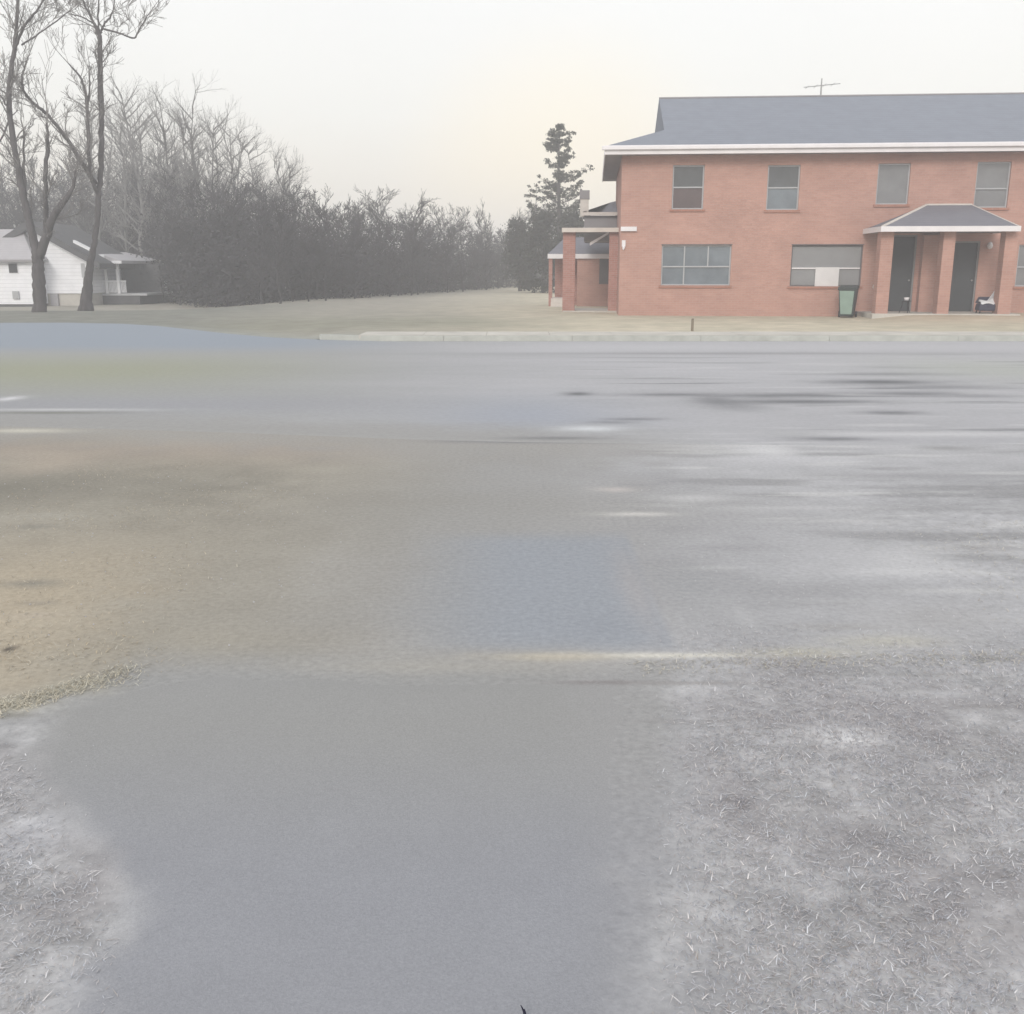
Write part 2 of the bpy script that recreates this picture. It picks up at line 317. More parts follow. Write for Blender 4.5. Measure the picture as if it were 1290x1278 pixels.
def path_col(X, Y):
    n1 = vn(X, Y, 1.3, 51); n2 = vn(X, Y, 7, 52)
    c = np.ones(X.shape+(3,))*np.array((.318,.325,.352))*(.90+.12*n1+.07*n2)[..., None]
    c = mixc(c, (.335,.332,.315), sstep(2.3, 3.5, Y+.3*(n1-.5))*.7)
    return mixc(c, (.37,.365,.37), sstep(.1, .4, X)*.4)
PALE, GREY, DARK, TAN = (.50,.50,.515), (.33,.335,.355), (.20,.20,.21), (.37,.325,.255)
def ground_col(X, Y):
    n1 = vn(X, Y, .9, 1); n2 = vn(X, Y, 4, 2); n3 = vn(X, Y, 22, 3, 3)
    c = np.ones(X.shape+(3,))*np.array((.43,.43,.445))
    c = c*((.70+.36*n1+.24*n2))[..., None]
    # left: tan dead turf and sandy soil
    wt = 1-sstep(-1.4, .7, X + 1.1*(n1-.5) - .10*(Y-4))
    wt = wt*sstep(3.55, 4.1, Y+.35*(n2-.5)+.5*sstep(-1.35, -1.9, X))
    tan = np.ones(X.shape+(3,))*np.array((.34,.315,.265)); tan = mixc(tan, (.45,.39,.30), sstep(-1.5, -2.6, X+.5*(n2-.5))*sstep(6.6, 4.8, Y))
    tan = mixc(tan, (.25,.235,.20), sstep(-1.3, -2.6, X+.8*(n2-.5))*np.exp(-((Y-7.6)/.75)**2)*.8)
    tan = mixc(tan, (.34,.29,.245), np.exp(-((Y-9.2)/.7)**2)*sstep(0, -2, X)*.7)
    tan = tan*(.80+.22*n1+.20*n2)[..., None]
    c = c*(1-wt[..., None]) + tan*wt[..., None]
    # centre: old asphalt, greyer and a little olive
    wc = np.exp(-((X+.1)/1.1)**2)*sstep(4.0, 4.6, Y)*.75
    c = mixc(c, (.325,.325,.325), wc*(.7+.5*n2))
    # bluish patched square
    sk = vn(X*.5+.2*Y, Y*3, 1.2, 35, 5); sk2 = vn(X*.6-.2*Y, Y*4, 1.3, 36, 4); wr = sstep(.4, 1.6, X)*sstep(4.2, 5.2, Y)
    c = mixc(c, (.27,.27,.275), wr*sstep(.58, .74, sk)*.6); c = mixc(c, (.60,.60,.60), wr*sstep(.60, .76, sk2)*.55)
    pb = sstep(-.75, .1, X)*(1-sstep(.70, .76, X))*sstep(4.05, 4.25, Y)*(1-sstep(5.9, 6.3, Y))
    c = mixc(c, (.315,.34,.38), pb*.85)
    base_p = mixc(path_col(X, Y), (.36,.36,.365), np.zeros_like(X))
    wp = sstep(.22, .02, X-path_right(Y))*sstep(-.25, -.02, X-path_left(Y))*sstep(4.35, 3.8, Y+.35*(n1-.5))
    c = c*(1-wp[..., None])+base_p*wp[..., None]
    # dead grass thatch, right and left foreground
    th = sstep(.0, .35, X-path_right(Y)+.5*(n2-.5))*sstep(4.4, 3.6, Y+.5*(n2-.5))
    tl = sstep(.22, .0, X-path_left(Y)+.3*(n2-.5))*sstep(3.8, 3.2, Y)
    th = np.maximum(th, tl)
    thc = np.ones(X.shape+(3,))*np.array((.44,.438,.445))*(.36+.42*n2+.50*n3+.45*vn(X, Y, 11, 9, 2))[..., None]
    thc = mixc(thc, (.32,.30,.31), sstep(.5,.75,vn(X, Y, 1.7, 8))*.5)
    c = c*(1-th[..., None]) + thc*th[..., None]
    # rougher pale lot to the right
    rr = sstep(1.6, 3.2, X)*sstep(3.6, 4.4, Y)*sstep(8.5, 6.5, Y)
    c = c*(1+(rr*(n3-.5)*.45))[..., None]
    ve = sstep(1.6, .2, nearY(X)-Y+.8*(n2-.5))*(1-sstep(.5, 2.5, X))
    c = mixc(c, (.35,.34,.325), ve*.8)
    c = marks(c, X, Y, [
        (850, 826, 115, 3.2, (.72,.70,.63), .95), (700, 828, 90, 6, (.52,.47,.38), .6), (1010, 822, 80, 6, (.52,.50,.42), .6), (1120, 808, 70, 8, (.52,.50,.42), .5),
        (800, 648, 46, 2.5, (.70,.68,.66), .85), (775, 617, 26, 3, (.60,.55,.53), .6), (870, 628, 45, 5, (.60,.60,.61), .6),
        (760, 860, 60, 2.5, (.24,.22,.22), .6), (880, 861, 60, 2.5, (.27,.25,.24), .5), (1245, 893, 45, 2.5, (.26,.25,.25), .6), (860, 909, 70, 2.5, (.28,.27,.27), .35),
        (1068, 930, 48, 13, (.74,.74,.75), .8), (960, 924, 90, 4, (.56,.56,.57), .5),
        (970, 568, 32, 8, (.62,.62,.63), .7), (1010, 578, 120, 4, (.56,.56,.58), .5),
        (760, 790, 42, 14, (.29,.31,.345), .4), (800, 740, 20, 45, (.42,.40,.40), .5),
        (840, 720, 60, 30, (.30,.30,.31), .35), (1140, 705, 60, 14, (.56,.56,.57), .5), (1110, 672, 90, 5, (.34,.34,.35), .4),
        (1200, 640, 90, 8, (.34,.34,.35), .35), (1245, 690, 60, 6, (.30,.29,.29), .35), (1180, 780, 90, 20, (.34,.33,.32), .3),
        (1180, 548, 140, 5, (.60,.60,.61), .7), (1190, 565, 35, 2.5, (.28,.28,.28), .6), (700, 556, 130, 2.5, (.19,.195,.21), .85),
        (735, 543, 45, 5, (.58,.60,.63), .6), (40, 735, 40, 5, (.24,.23,.20), .6), (50, 760, 25, 3, (.27,.25,.22), .4), (40, 775, 30, 4, (.48,.42,.35), .4),
        (12, 818, 8, 3.5, (.09,.08,.07), .9), (60, 650, 60, 5, (.40,.38,.33), .5), (45, 664, 30, 3, (.26,.25,.22), .5),
        (15, 890, 45, 9, (.54,.51,.41), .6), (95, 868, 45, 9, (.45,.42,.34), .4), (15, 902, 30, 4, (.22,.21,.18), .5),
        (30, 543, 55, 2.5, (.56,.54,.47), .8), (60, 585, 50, 14, (.46,.39,.32), .4), (20, 615, 60, 20, (.20,.19,.16), .45),
        (1150, 600, 170, 3, (.33,.33,.34), .5), (1000, 640, 120, 2.5, (.54,.54,.55), .5), (1210, 745, 90, 3, (.56,.56,.56), .5), (1000, 745, 90, 10, (.33,.33,.34), .45), (930, 690, 60, 4, (.33,.33,.34), .4), (1130, 720, 70, 6, (.58,.58,.59), .6), (1060, 790, 60, 5, (.34,.33,.32), .4), (1100, 850, 160, 3, (.30,.30,.29), .35), (1180, 875, 100, 6, (.52,.52,.53), .5), (1240, 830, 40, 3, (.26,.26,.26), .5), (870, 735, 50, 20, (.34,.345,.355), .5), (940, 780, 12, 18, (.46,.46,.47), .5),
        (935, 1010, 14, 8, (.15,.14,.15), .5), (1080, 1060, 50, 22, (.24,.23,.24), .4), (30, 1055, 60, 26, (.50,.50,.53), .5),
        (1230, 1250, 70, 10, (.55,.55,.58), .4), (650, 640, 260, 26, (.30,.29,.265), .35), (560, 840, 220, 9, (.42,.40,.36), .4)])
    return c
def bumpz(X, Y):
    th = np.maximum(sstep(.25, .7, X-path_right(Y))*sstep(4.2, 3.4, Y), sstep(.1, -.3, X-path_left(Y))*sstep(3.8, 3.2, Y))
    edge = sstep(.0, .5, nearY(X)-Y)
    return edge*(th*(.030*(vn(X, Y, 9, 21, 4)-.35)+.02*(vn(X, Y, 2.5, 24, 2)-.5)) + .005*(vn(X, Y, 1.6, 22, 3)-.5)*sstep(1.0, 2.2, np.abs(X-.2)))
xsN = spaced(-60, 60, .022, 3.0, 1.05)
grid('ground', xsN, lambda x: (np.full(len(x), 1.0), nearY(x)), 520, bumpz, ground_col, M['ground'], geom=True)
# the wide world under everything, reaching the horizon
xw = spaced(-2500, 2500, 10, 60, 1.2)
grid('ground', xw, lambda x: (np.full(len(x), -600.0), np.full(len(x), 3000.0)), 60,
     lambda X, Y: -.75+0*X, lambda X, Y: np.ones(X.shape+(3,))*np.array((.34,.32,.27)), M['yard'])
def rear(X, Y): return np.ones(X.shape+(3,))*np.array((.36,.35,.33))
grid('ground', spaced(-60, 60, 1, 10, 1.2), lambda x: (np.full(len(x), -40.0), np.full(len(x), 1.0)), 40, lambda X, Y: 0*X, rear, M['ground'])

def road_col(X, Y):
    n1 = vn(X, Y*2.5, .35, 31); n2 = vn(X, Y*2, 2.2, 32)
    c = np.ones(X.shape+(3,))*np.array((.455,.455,.475))*(.86+.16*n1+.10*n2)[..., None]
    lf = sstep(3, -5, X+1.5*(n1-.5))
    c = mixc(c, (.33,.335,.335), lf*.75)
    c = mixc(c, (.335,.345,.25), sstep(-1, -7, X)*np.exp(-((Y-16.5)/2.8)**2)*.85)      # leaf-stained middle of the left side
    c = mixc(c, (.28,.33,.40), sstep(-1, -6, X)*sstep(19.5, 22.5, Y)*.75)             # bluish newer asphalt
    c = mixc(c, (.34,.345,.37), sstep(1, -4, X)*np.exp(-((Y-12.3)/.8)**2)*.8)
    c = mixc(c, (.50,.50,.52), sstep(-3, 2, X)*np.exp(-((Y-21.6)/1.3)**2)*.8)          # worn gutter lane
    c = mixc(c, (.34,.37,.44), np.exp(-((X-.2)/1.2)**2)*np.exp(-((Y-11.3)/1.8)**2)*.6)
    ve = sstep(1.5, .1, Y-nearY(X)+.7*(n2-.5))*(1-sstep(.5, 2.5, X))
    c = mixc(c, (.35,.345,.335), ve*.85)
    sk = vn(X*.35+.15*Y, Y*3.2, 1.0, 34, 5); sk2 = vn(X*.5-.1*Y, Y*4.5, 1.1, 37, 4)
    wr = sstep(.3, 2.5, X)*sstep(21, 17.5, Y)
    c = mixc(c, (.24,.245,.255), wr*sstep(.60, .74, sk)*.75)
    c = mixc(c, (.58,.58,.59), wr*sstep(.62, .76, sk2)*.5)
    D = (.16,.165,.175)
    c = marks(c, X, Y, [
        (900, 446, 330, 1.6, (.30,.30,.31), .6), (1130, 472, 80, 2.2, D, .5), (1110, 482, 75, 3, D, .9), (1180, 488, 90, 3, D, .45),
        (1010, 498, 60, 2.2, D, .6), (1010, 507, 110, 2.8, D, .75), (960, 500, 40, 3, D, .45), (1150, 497, 70, 3, D, .6), (1240, 500, 60, 2.5, D, .3),
        (1125, 521, 42, 2.6, D, .65), (850, 498, 70, 2.2, D, .6), (900, 505, 28, 6, D, .5), (930, 513, 40, 6, D, .35), (728, 497, 18, 2.4, D, .8),
        (800, 529, 40, 1.8, D, .5), (770, 533, 30, 1.8, D, .4), (745, 541, 40, 3.5, (.62,.64,.66), .8), (700, 553, 60, 2, D, .5), (1050, 554, 45, 2.5, D, .6), (1000, 548, 50, 4, D, .3),
        (1180, 548, 200, 3, (.60,.60,.61), .6), (12, 503, 14, 3, (.66,.66,.68), .9), (80, 517, 110, 1.6, (.55,.55,.56), .7), (60, 521, 90, 1.6, (.22,.225,.20), .7),
        (1240, 465, 120, 12, (.43,.45,.40), .5), (1040, 530, 80, 8, (.40,.40,.42), .4), (900, 460, 200, 8, (.50,.50,.52), .35)])
    return c
grid('road', spaced(-90, 90, .06, 13, 1.06), lambda x: (nearY(x)-.35+.12*vn(x, x*0, 1.3, 91), kerbY(x)), 330, lambda X, Y: .006-.03*(1-sstep(.0, .35, Y-(nearY(X)-.35))), road_col, M['road'], geom=True)

def yard_col(X, Y):
    n1 = vn(X, Y, .25, 41); n2 = vn(X, Y, 1.3, 42)
    c = np.ones(X.shape+(3,))*np.array((.60,.54,.42))*(.80+.25*n1+.15*n2)[..., None]
    c = mixc(c, (.34,.34,.25), sstep(.35, .6, n2)*.30)
    c = mixc(c, (.55,.40,.29), sstep(10.5, 13, X)*(1-sstep(19, 22, X))*np.exp(-((Y-30.5)/2.2)**2)*.55*(n2+.4))
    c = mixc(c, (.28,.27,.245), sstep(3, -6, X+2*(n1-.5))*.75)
    c = mixc(c, (.25,.25,.19), sstep(2.6, -2, X)*np.exp(-((Y-29.5)/3.6)**2)*.65)
    c = mixc(c, (.33,.34,.31), sstep(-2, -5, X)*sstep(2.0, .0, Y-kerbY(X)+1.2*(n2-.5))*.8)
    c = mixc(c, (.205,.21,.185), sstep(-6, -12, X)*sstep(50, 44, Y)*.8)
    return c
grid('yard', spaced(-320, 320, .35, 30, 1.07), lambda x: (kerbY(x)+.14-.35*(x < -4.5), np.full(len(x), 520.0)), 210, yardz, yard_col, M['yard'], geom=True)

# kerb: a real step, with joints
kb = MB()
kxs = [x for x in np.arange(-4.6, 40, .3)]
for k, (xa, xb) in enumerate(zip(kxs[:-1], kxs[1:])):
    ya, yb = float(kerbY(xa)), float(kerbY(xb)); j = .008 if k % 10 == 0 else 0
    kb.hexa([(xa+j, ya, -.02), (xb, yb, -.02), (xb, yb+.17, -.02), (xa+j, ya+.17, -.02)],
            [(xa+j, ya+.02, .125), (xb, yb+.02, .125), (xb, yb+.17, .128), (xa+j, ya+.17, .128)])
tag(kb.build('kerb', M['kerb']), kind='structure')
sw = MB(); x = -3.6
while x < 40:                                                             # sidewalk slabs with joints
    sw.box(x, x+1.49, 23.6, 24.9+.02*random.random(), .05, .137+.004*random.random()); x += 1.5
tag(sw.build('sidewalk', M['concrete']), kind='structure')

# the worn path underfoot
PN = 90; ty = np.linspace(1.0, 3.9, 170)
XX = np.zeros((170, PN)); YY = np.repeat(ty[:, None], PN, 1)
jl = (vn(ty, ty*0, 14, 61, 6)-.5)*.12; jr = (vn(ty, ty*0+3, 12, 62, 6)-.5)*.14
for i in range(170):
    a, b = path_left(ty[i])+jl[i], path_right(ty[i])+jr[i]; XX[i] = np.linspace(a, b, PN)
YY = YY + (np.linspace(0, 1, 170)[:, None]**6)*.10*(vn(XX, XX*0, 4, 63)-.5)*3
cw = np.linspace(0, 1, PN)[None, :]; ZZ = .003-.006*(1-sstep(0, .10, cw))-.006*sstep(.90, 1, cw)-.006*sstep(.93, 1, np.linspace(0, 1, 170)[:, None])+0*XX
CC = ground_col(XX, YY); V = np.stack([XX, YY, ZZ], -1).reshape(-1, 3)
F = [(r*PN+c, r*PN+c+1, (r+1)*PN+c+1, (r+1)*PN+c) for r in range(169) for c in range(PN-1)]
tag(mesh_obj('path', V, F, M['path'], None, True, np.concatenate([CC.reshape(-1, 3)*.86, np.ones((len(V), 1))], 1)), kind='structure')

# ------------------------------------------------------------------ dead grass thatch and litter
def blades(name, n, sampler, lmin, lmax, width, tilt, base, label, cat, spread=.25):
    V = np.zeros((n, 6, 3)); C = np.zeros((n, 6, 4)); k = 0
    P = sampler(n)
    an = rng.uniform(0, 2*math.pi, n); L = rng.uniform(lmin, lmax, n); ti = np.radians(rng.uniform(tilt[0], tilt[1], n))
    dx, dy = np.cos(an), np.sin(an); sx, sy = -dy, dx; wd = width*rng.uniform(.6, 1.3, n)
    spread = spread*1.6; curl = rng.uniform(-.12, .12, n)
    for j, (u, ws) in enumerate(((0, 1), (.5, .8), (1, .15))):
        h = L*u*np.sin(ti)*(1-.45*u); r_ = L*u*np.cos(ti)
        cx = P[:, 0]+dx*r_+sx*curl*L*u*u; cy = P[:, 1]+dy*r_+sy*curl*L*u*u; cz = P[:, 2]+h
        for q, sg in enumerate((-1, 1)):
            V[:, j*2+q, 0] = cx+sx*wd*ws*sg*.5; V[:, j*2+q, 1] = cy+sy*wd*ws*sg*.5; V[:, j*2+q, 2] = cz
    br = rng.uniform(1-spread, 1+spread, n); hue = rng.uniform(-.03, .03, n)
    for j in range(6):
        C[:, j, 0] = base[0]*br+hue; C[:, j, 1] = base[1]*br; C[:, j, 2] = base[2]*br-hue; C[:, j, 3] = 1
    F = np.zeros((n, 2, 4), int); b0 = np.arange(n)*6
    F[:, 0] = np.stack([b0, b0+1, b0+3, b0+2], 1); F[:, 1] = np.stack([b0+2, b0+3, b0+5, b0+4], 1)
    F = F.reshape(-1, 4); V = V.reshape(-1, 3)
    me = bpy.data.meshes.new(name); me.vertices.add(len(V)); me.vertices.foreach_set('co', V.ravel())
    me.loops.add(F.size); me.loops.foreach_set('vertex_index', F.ravel())
    me.polygons.add(len(F)); me.polygons.foreach_set('loop_start', np.arange(len(F))*4); me.materials.append(M['blade']); me.update(calc_edges=True)
    A = me.color_attributes.new('tint', 'FLOAT_COLOR', 'POINT'); A.data.foreach_set('color', C.astype(np.float32).ravel())
    o = bpy.data.objects.new(name, me); COL.objects.link(o)
    return tag(o, label, cat, kind='stuff')
def pick(n, box, dens):
    res = []; got = 0
    while got < n:
        X = rng.uniform(box[0], box[1], n); Y = rng.uniform(box[2], box[3], n)
        k = rng.uniform(0, 1, n) < dens(X, Y); X, Y = X[k], Y[k]
        res.append(np.stack([X, Y, bumpz(X, Y)+.003], 1)); got += len(X)
    return np.concatenate(res)[:n]
def dR(X, Y): return sstep(.0, .35, X-path_right(Y))*sstep(4.6, 3.3, Y+.8*(vn(X, Y, 2, 71)-.5))*(.25+.75*sstep(.30, .62, vn(X, Y, 2.3, 72)))
def dL(X, Y): return sstep(.16, -.08, X-path_left(Y)+.15*(vn(X, Y, 5, 73)-.5))*sstep(3.7, 3.0, Y)*(.2+.8*sstep(.25, .6, vn(X, Y, 2.6, 74)))*sstep(3.5, 2.6, Y)
blades('dead_grass', 170000, lambda n: pick(n, (.1, 3.4, 1.2, 4.5), dR), .005, .019, .0017, (4, 45), (.385,.375,.395), 'matted grey dead grass right of the worn path', 'grass')
blades('dead_grass', 50000, lambda n: pick(n, (-2.6, -.7, 1.2, 3.7), dL), .005, .020, .0018, (4, 45), (.40,.395,.415), 'matted grey dead grass along the left edge of the path', 'grass')
blades('dead_grass', 16000, lambda n: pick(n, (.1, 3.4, 1.2, 4.5), dR), .012, .036, .0027, (2, 40), (.47,.465,.475), 'paler longer dead blades lying over the matted grass at the right', 'grass', .3)
blades('dead_grass', 5000, lambda n: pick(n, (-2.6, -.7, 1.2, 3.7), dL), .012, .036, .0027, (2, 40), (.47,.465,.475), 'paler longer dead blades lying over the grass at the lower left', 'grass', .3)
def dU(X, Y):
    e = 3.50+.36*sstep(-2.05, -1.6, X); return sstep(.17, .0, np.abs(Y-e))*sstep(-1.5, -1.75, X)*(.2+.8*sstep(.35, .6, vn(X, Y, 6, 78)))
blades('straw_grass', 6000, lambda n: pick(n, (-3.0, -1.5, 3.3, 4.1), dU), .010, .035, .0024, (5, 45), (.48,.45,.37), 'pale straw rim along the near edge of the tan ground', 'grass')
def dT(X, Y): return (.25+.75*sstep(4.6, 4.0, Y))*sstep(-1.3, -2.2, X)*sstep(3.75, 3.95, Y)*sstep(.35, .65, vn(X, Y, 1.7, 75))
blades('straw_grass', 9000, lambda n: pick(n, (-5.0, -1.2, 3.7, 8.5), dT), .012, .035, .003, (5, 45), (.38,.34,.27), 'tan straw stubble on the sandy soil at the left', 'grass')
def dS(X, Y): return sstep(.15, .3, X-.3)*sstep(.12, .02, np.abs(Y-3.98-.06*(X-1)))+.25*sstep(2.0, 3.2, X)*sstep(.4, .65, vn(X, Y, 1.5, 76))
blades('straw_grass', 6000, lambda n: pick(n, (.3, 4.2, 3.8, 6.5), dS), .01, .035, .003, (4, 35), (.44,.42,.37), 'pale straw growing along the seam and rough edge at the right', 'grass')
# small stones
st = MB()
def stone(x, y, z, r_):
    n = len(st.V); a0 = random.random()*6
    for k in range(5):
        a = a0+k*1.2566; q = r_*random.uniform(.7, 1.2); st.V.append((x+q*math.cos(a), y+q*math.sin(a), z-.002))
    for k in range(5):
        a = a0+.3+k*1.2566; q = r_*random.uniform(.35, .7); st.V.append((x+q*math.cos(a), y+q*math.sin(a), z+r_*random.uniform(.4, .8)))
    st.F.append(tuple(range(n+5, n+10)))
    for k in range(5): st.F.append((n+k, n+(k+1) % 5, n+5+(k+1) % 5, n+5+k))
PS = pick(1500, (.2, 3.6, 1.3, 7.5), lambda X, Y: sstep(.1, .4, X-path_right(np.minimum(Y, 3.9)))*(.3+.7*sstep(.4, .7, vn(X, Y, 2, 77))))
PL = pick(500, (-4, -.8, 1.3, 8), lambda X, Y: sstep(-.9, -1.2, X))
for p in list(PS)+list(PL): stone(p[0], p[1], p[2]-.002, random.uniform(.002, .0065))
tag(st.build('gravel', M['pebble']), 'small loose pebbles scattered over the worn lot', 'gravel', kind='stuff')

# dark twig poking up at the bottom edge of the picture
gx, gy = G(661, 1290)
tw = MB()
tw.tube([(gx, gy, -.01), (gx+.001, gy+.004, .010), (gx, gy+.007, .022), (gx-.001, gy+.010, .030)], [.0042, .0046, .0036, .0015], 7)
tw.tube([(gx, gy+.006, .020), (gx-.005, gy+.012, .030), (gx-.009, gy+.016, .036)], [.0022, .0017, .0008], 6)
tw.tube([(gx-.002, gy+.003, .008), (gx-.012, gy+.010, .012)], [.0016, .0007], 6)
tag(tw.build('twig', M['needle_litter'], smooth=True), 'tiny dark forked twig standing on the grey path at the bottom edge', 'twig')

# ------------------------------------------------------------------ the brick building
YAW = R(-4.6); CY = 34.2; ZB = .10
c0 = at(779, 398, CY); CORN = Vector((c0.x, CY, ZB))
ca, sa = math.cos(YAW), math.sin(YAW)
def Fc(px, py, ly=0.0):
    """where the sight line meets the building's own plane local-y = ly -> (local x, local z)"""
    a, b, c = ray(px, py)
    ox, oy, oz = -CORN.x, -CORN.y, CAMH-CORN.z
    lx0 = ca*ox+sa*oy; ly0 = -sa*ox+ca*oy; lxd = ca*a+sa*b; lyd = -sa*a+ca*b
    t = (ly-ly0)/lyd
    return lx0+lxd*t, oz+c*t
def fx(px, py=300, ly=0): return Fc(px, py, ly)[0]
def fz(py, px=1000, ly=0): return Fc(px, py, ly)[1]
BL, BD = 27.0, 9.2
BR = empty('brick_building', CORN, YAW, 'two storey red brick apartment building with grey shingle roof across the road', 'building')
def wrect(x0, y0, x1, y1):
    return [fx(x0, y0), fx(x1, y0), fz(y1, (x0+x1)/2), fz(y0, (x0+x1)/2)]
WU = [wrect(848, 208, 888, 264), wrect(968, 208, 1009, 265), wrect(1107, 206, 1148, 258), wrect(1232, 204, 1275, 262)]
WL = [wrect(834, 309, 922, 360), wrect(998, 309, 1088, 361)]
xm = fx(1195)                                                              # symmetry axis: the twin porch
WU += [[2*xm-w_[0]+.35, 0, w_[2], w_[3]] for w_ in []]
rW = fx(1284, 310); WL.append([rW, rW+WL[1][1]-WL[1][0], WL[1][2], WL[1][3]])
WL.append([rW+4.4, rW+6.8, WL[0][2], WL[0][3]])
WU.append([rW+1.8, rW+2.9, WU[0][2], WU[0][3]]); WU.append([rW+5.6, rW+6.7, WU[0][2], WU[0][3]])
zs = .18
DR = [[fx(1117), fx(1156), zs, 2.62], [fx(1202), fx(1236), zs, 2.42]]  # first door oversized, its dark colour also covers the bay's shade
TH = 5.42                                                                  # wall height to soffit
TH = fz(193, 1000, -.5)+.02
def wall_openings(mb, x0, x1, z0, z1, y, t, rects):
    xs = sorted({x0, x1, *[r_[0] for r_ in rects], *[r_[1] for r_ in rects]}); zs_ = sorted({z0, z1, *[r_[2] for r_ in rects], *[r_[3] for r_ in rects]})
    def hole(a, b):
        return any(r_[0] < a < r_[1] and r_[2] < b < r_[3] for r_ in rects)
    for i in range(len(xs)-1):
        for j in range(len(zs_)-1):
            if hole((xs[i]+xs[i+1])/2, (zs_[j]+zs_[j+1])/2): continue
            a, b, c, d_ = xs[i], xs[i+1], zs_[j], zs_[j+1]
            mb.face([(a, y, c), (b, y, c), (b, y, d_), (a, y, d_)])
    for a, b, c, d_ in rects:
        mb.face([(a, y, c), (a, y+t, c), (b, y+t, c), (b, y, c)]); mb.face([(a, y, d_), (b, y, d_), (b, y+t, d_), (a, y+t, d_)])
        mb.face([(a, y, c), (a, y, d_), (a, y+t, d_), (a, y+t, c)]); mb.face([(b, y, c), (b, y+t, c), (b, y+t, d_), (b, y, d_)])
wb = MB(); wall_openings(wb, 0, BL, -.3, TH+.05, 0, .16, WU+WL+DR)
wb.face([(0, 0, -.3), (0, 0, TH+.05), (0, BD, TH+.05), (0, BD, -.3)]); wb.face([(BL, 0, -.3), (BL, BD, -.3), (BL, BD, TH+.05), (BL, 0, TH+.05)])
wb.face([(0, BD, -.3), (0, BD, TH+.05), (BL, BD, TH+.05), (BL, BD, -.3)])
wb.face([(.01, .4, -.3), (BL-.01, .4, -.3), (BL-.01, .4, TH), (.01, .4, TH)])
wb.build('wall', M['brick'], BR)
# roof: dutch gable
OV = .55; ze = fz(182, 1000, -OV); zr_y = BD/2; rz_ = fz(121.5, 1060, zr_y); pitch_ = (rz_-ze)/(zr_y+OV)
gx_ = fx(835, 150, 2.0); hy = gx_                                           # gable face stands gx_ in from the wall
def rp(x, y): return (x, y, ze+pitch_*(min(y, BD-y)+OV))
rf = MB()
hq = gx_ ; zh = ze+pitch_*(hq+OV)*.72                                       # the end skirt is shallower
A = (-OV, -OV, ze); B = (BL+OV, -OV, ze); A2 = (-OV, BD+OV, ze); B2 = (BL+OV, BD+OV, ze)
G1 = (gx_, zr_y, rz_); G2 = (BL-gx_, zr_y, rz_)
hA = rp(gx_, hq*.72); hA2 = (gx_, BD-hq*.72, hA[2]); hB = (BL-gx_, hq*.72, hA[2]); hB2 = (BL-gx_, BD-hq*.72, hA[2])
rf.face([A, B, hB, G2, G1, hA]); rf.face([B2, A2, hA2, G1, G2, hB2])
rf.face([A2, A, hA, hA2]); rf.face([B, B2, hB2, hB])
roof = rf.build('roof', M['roof'], BR)
for fc_ in ([hA, G1, hA2], [hB, hB2, G2]):
    gm = MB(); gm.face(fc_); gm.build('gable', M['roof'], BR)
rc = MB(); rc.tube([(gx_, zr_y, rz_+.0), (BL-gx_, zr_y, rz_+.0)], [.05, .05], 6); rc.build('ridge_cap', M['soffit'], roof)
fa = MB(); fh = fz(181.5, 1000, -OV)-fz(192.5, 1000, -OV)
fa.box(-OV-.03, BL+OV+.03, -OV-.03, -OV, ze-fh, ze+.015); fa.box(-OV-.03, -OV, -OV, BD+OV, ze-fh, ze+.015)
fa.box(BL+OV, BL+OV+.03, -OV, BD+OV, ze-fh, ze+.015)
fa.build('fascia', M['trim'], BR)
gt = MB(); gt.box(-OV-.12, BL+OV+.1, -OV-.13, -OV-.032, ze-.13, ze-.01); gt.build('gutter', M['trim'], BR, bevel=.02)
so = MB(); so.face([(-OV, -OV, ze-fh+.02), (-OV, BD+OV, ze-fh+.02), (BL+OV, BD+OV, ze-fh+.02), (BL+OV, -OV, ze-fh+.02)]); so.build('soffit', M['soffit'], BR)
# windows
def window(r_, rails, muls, mats, fr='frame', sill=True, label=None, fw=.045):
    x0, x1, z0, z1 = r_; y = .07
    f = MB(); f.box(x0, x1, y, y+.07, z0, z0+fw); f.box(x0, x1, y, y+.07, z1-fw, z1)
    f.box(x0, x0+fw, y, y+.07, z0+fw, z1-fw); f.box(x1-fw, x1, y, y+.07, z0+fw, z1-fw)
    wf = f.build('window', M[fr], BR)
    if label: wf['label'] = label
    if sill:
        s_ = MB(); s_.box(x0-.06, x1+.06, -.045, .065, z0-.075, z0+.004); s_.build('sill', M['sill'], wf)
    rl = MB()
    for zf in rails: z = z0+(z1-z0)*zf; rl.box(x0+fw, x1-fw, y-.012, y+.05, z-.022, z+.022)
    for (xf, a, b) in muls: x = x0+(x1-x0)*xf; rl.box(x-.02, x+.02, y-.008, y+.045, z0+(z1-z0)*a+.025, z0+(z1-z0)*b-.025)
    if rails or muls: rl.build('glazing_bar', M['trim' if fr != 'frame' else 'frame'], wf)
    zz = [0]+list(rails)+[1]
    for i, m in enumerate(mats):
        p_ = MB(); a, b = z0+(z1-z0)*zz[i], z0+(z1-z0)*zz[i+1]; yy = y+.03-.006*i
        p_.face([(x0+.02, yy, a), (x1-.02, yy, a), (x1-.02, yy, b), (x0+.02, yy, b)]); p_.build('pane', M[m], wf)
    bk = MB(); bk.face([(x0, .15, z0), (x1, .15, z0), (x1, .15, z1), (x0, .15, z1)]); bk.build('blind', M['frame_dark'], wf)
    return wf
window(WU[0], [.5], [], ['glass_red', 'glass'], label='sash window with a dark reddish lower half')
window(WU[1], [.5], [], ['glass_blue', 'glass'], label='sash window with pale bluish glass')
window(WU[2], [], [], ['screen'], label='window wholly covered by a grey screen')
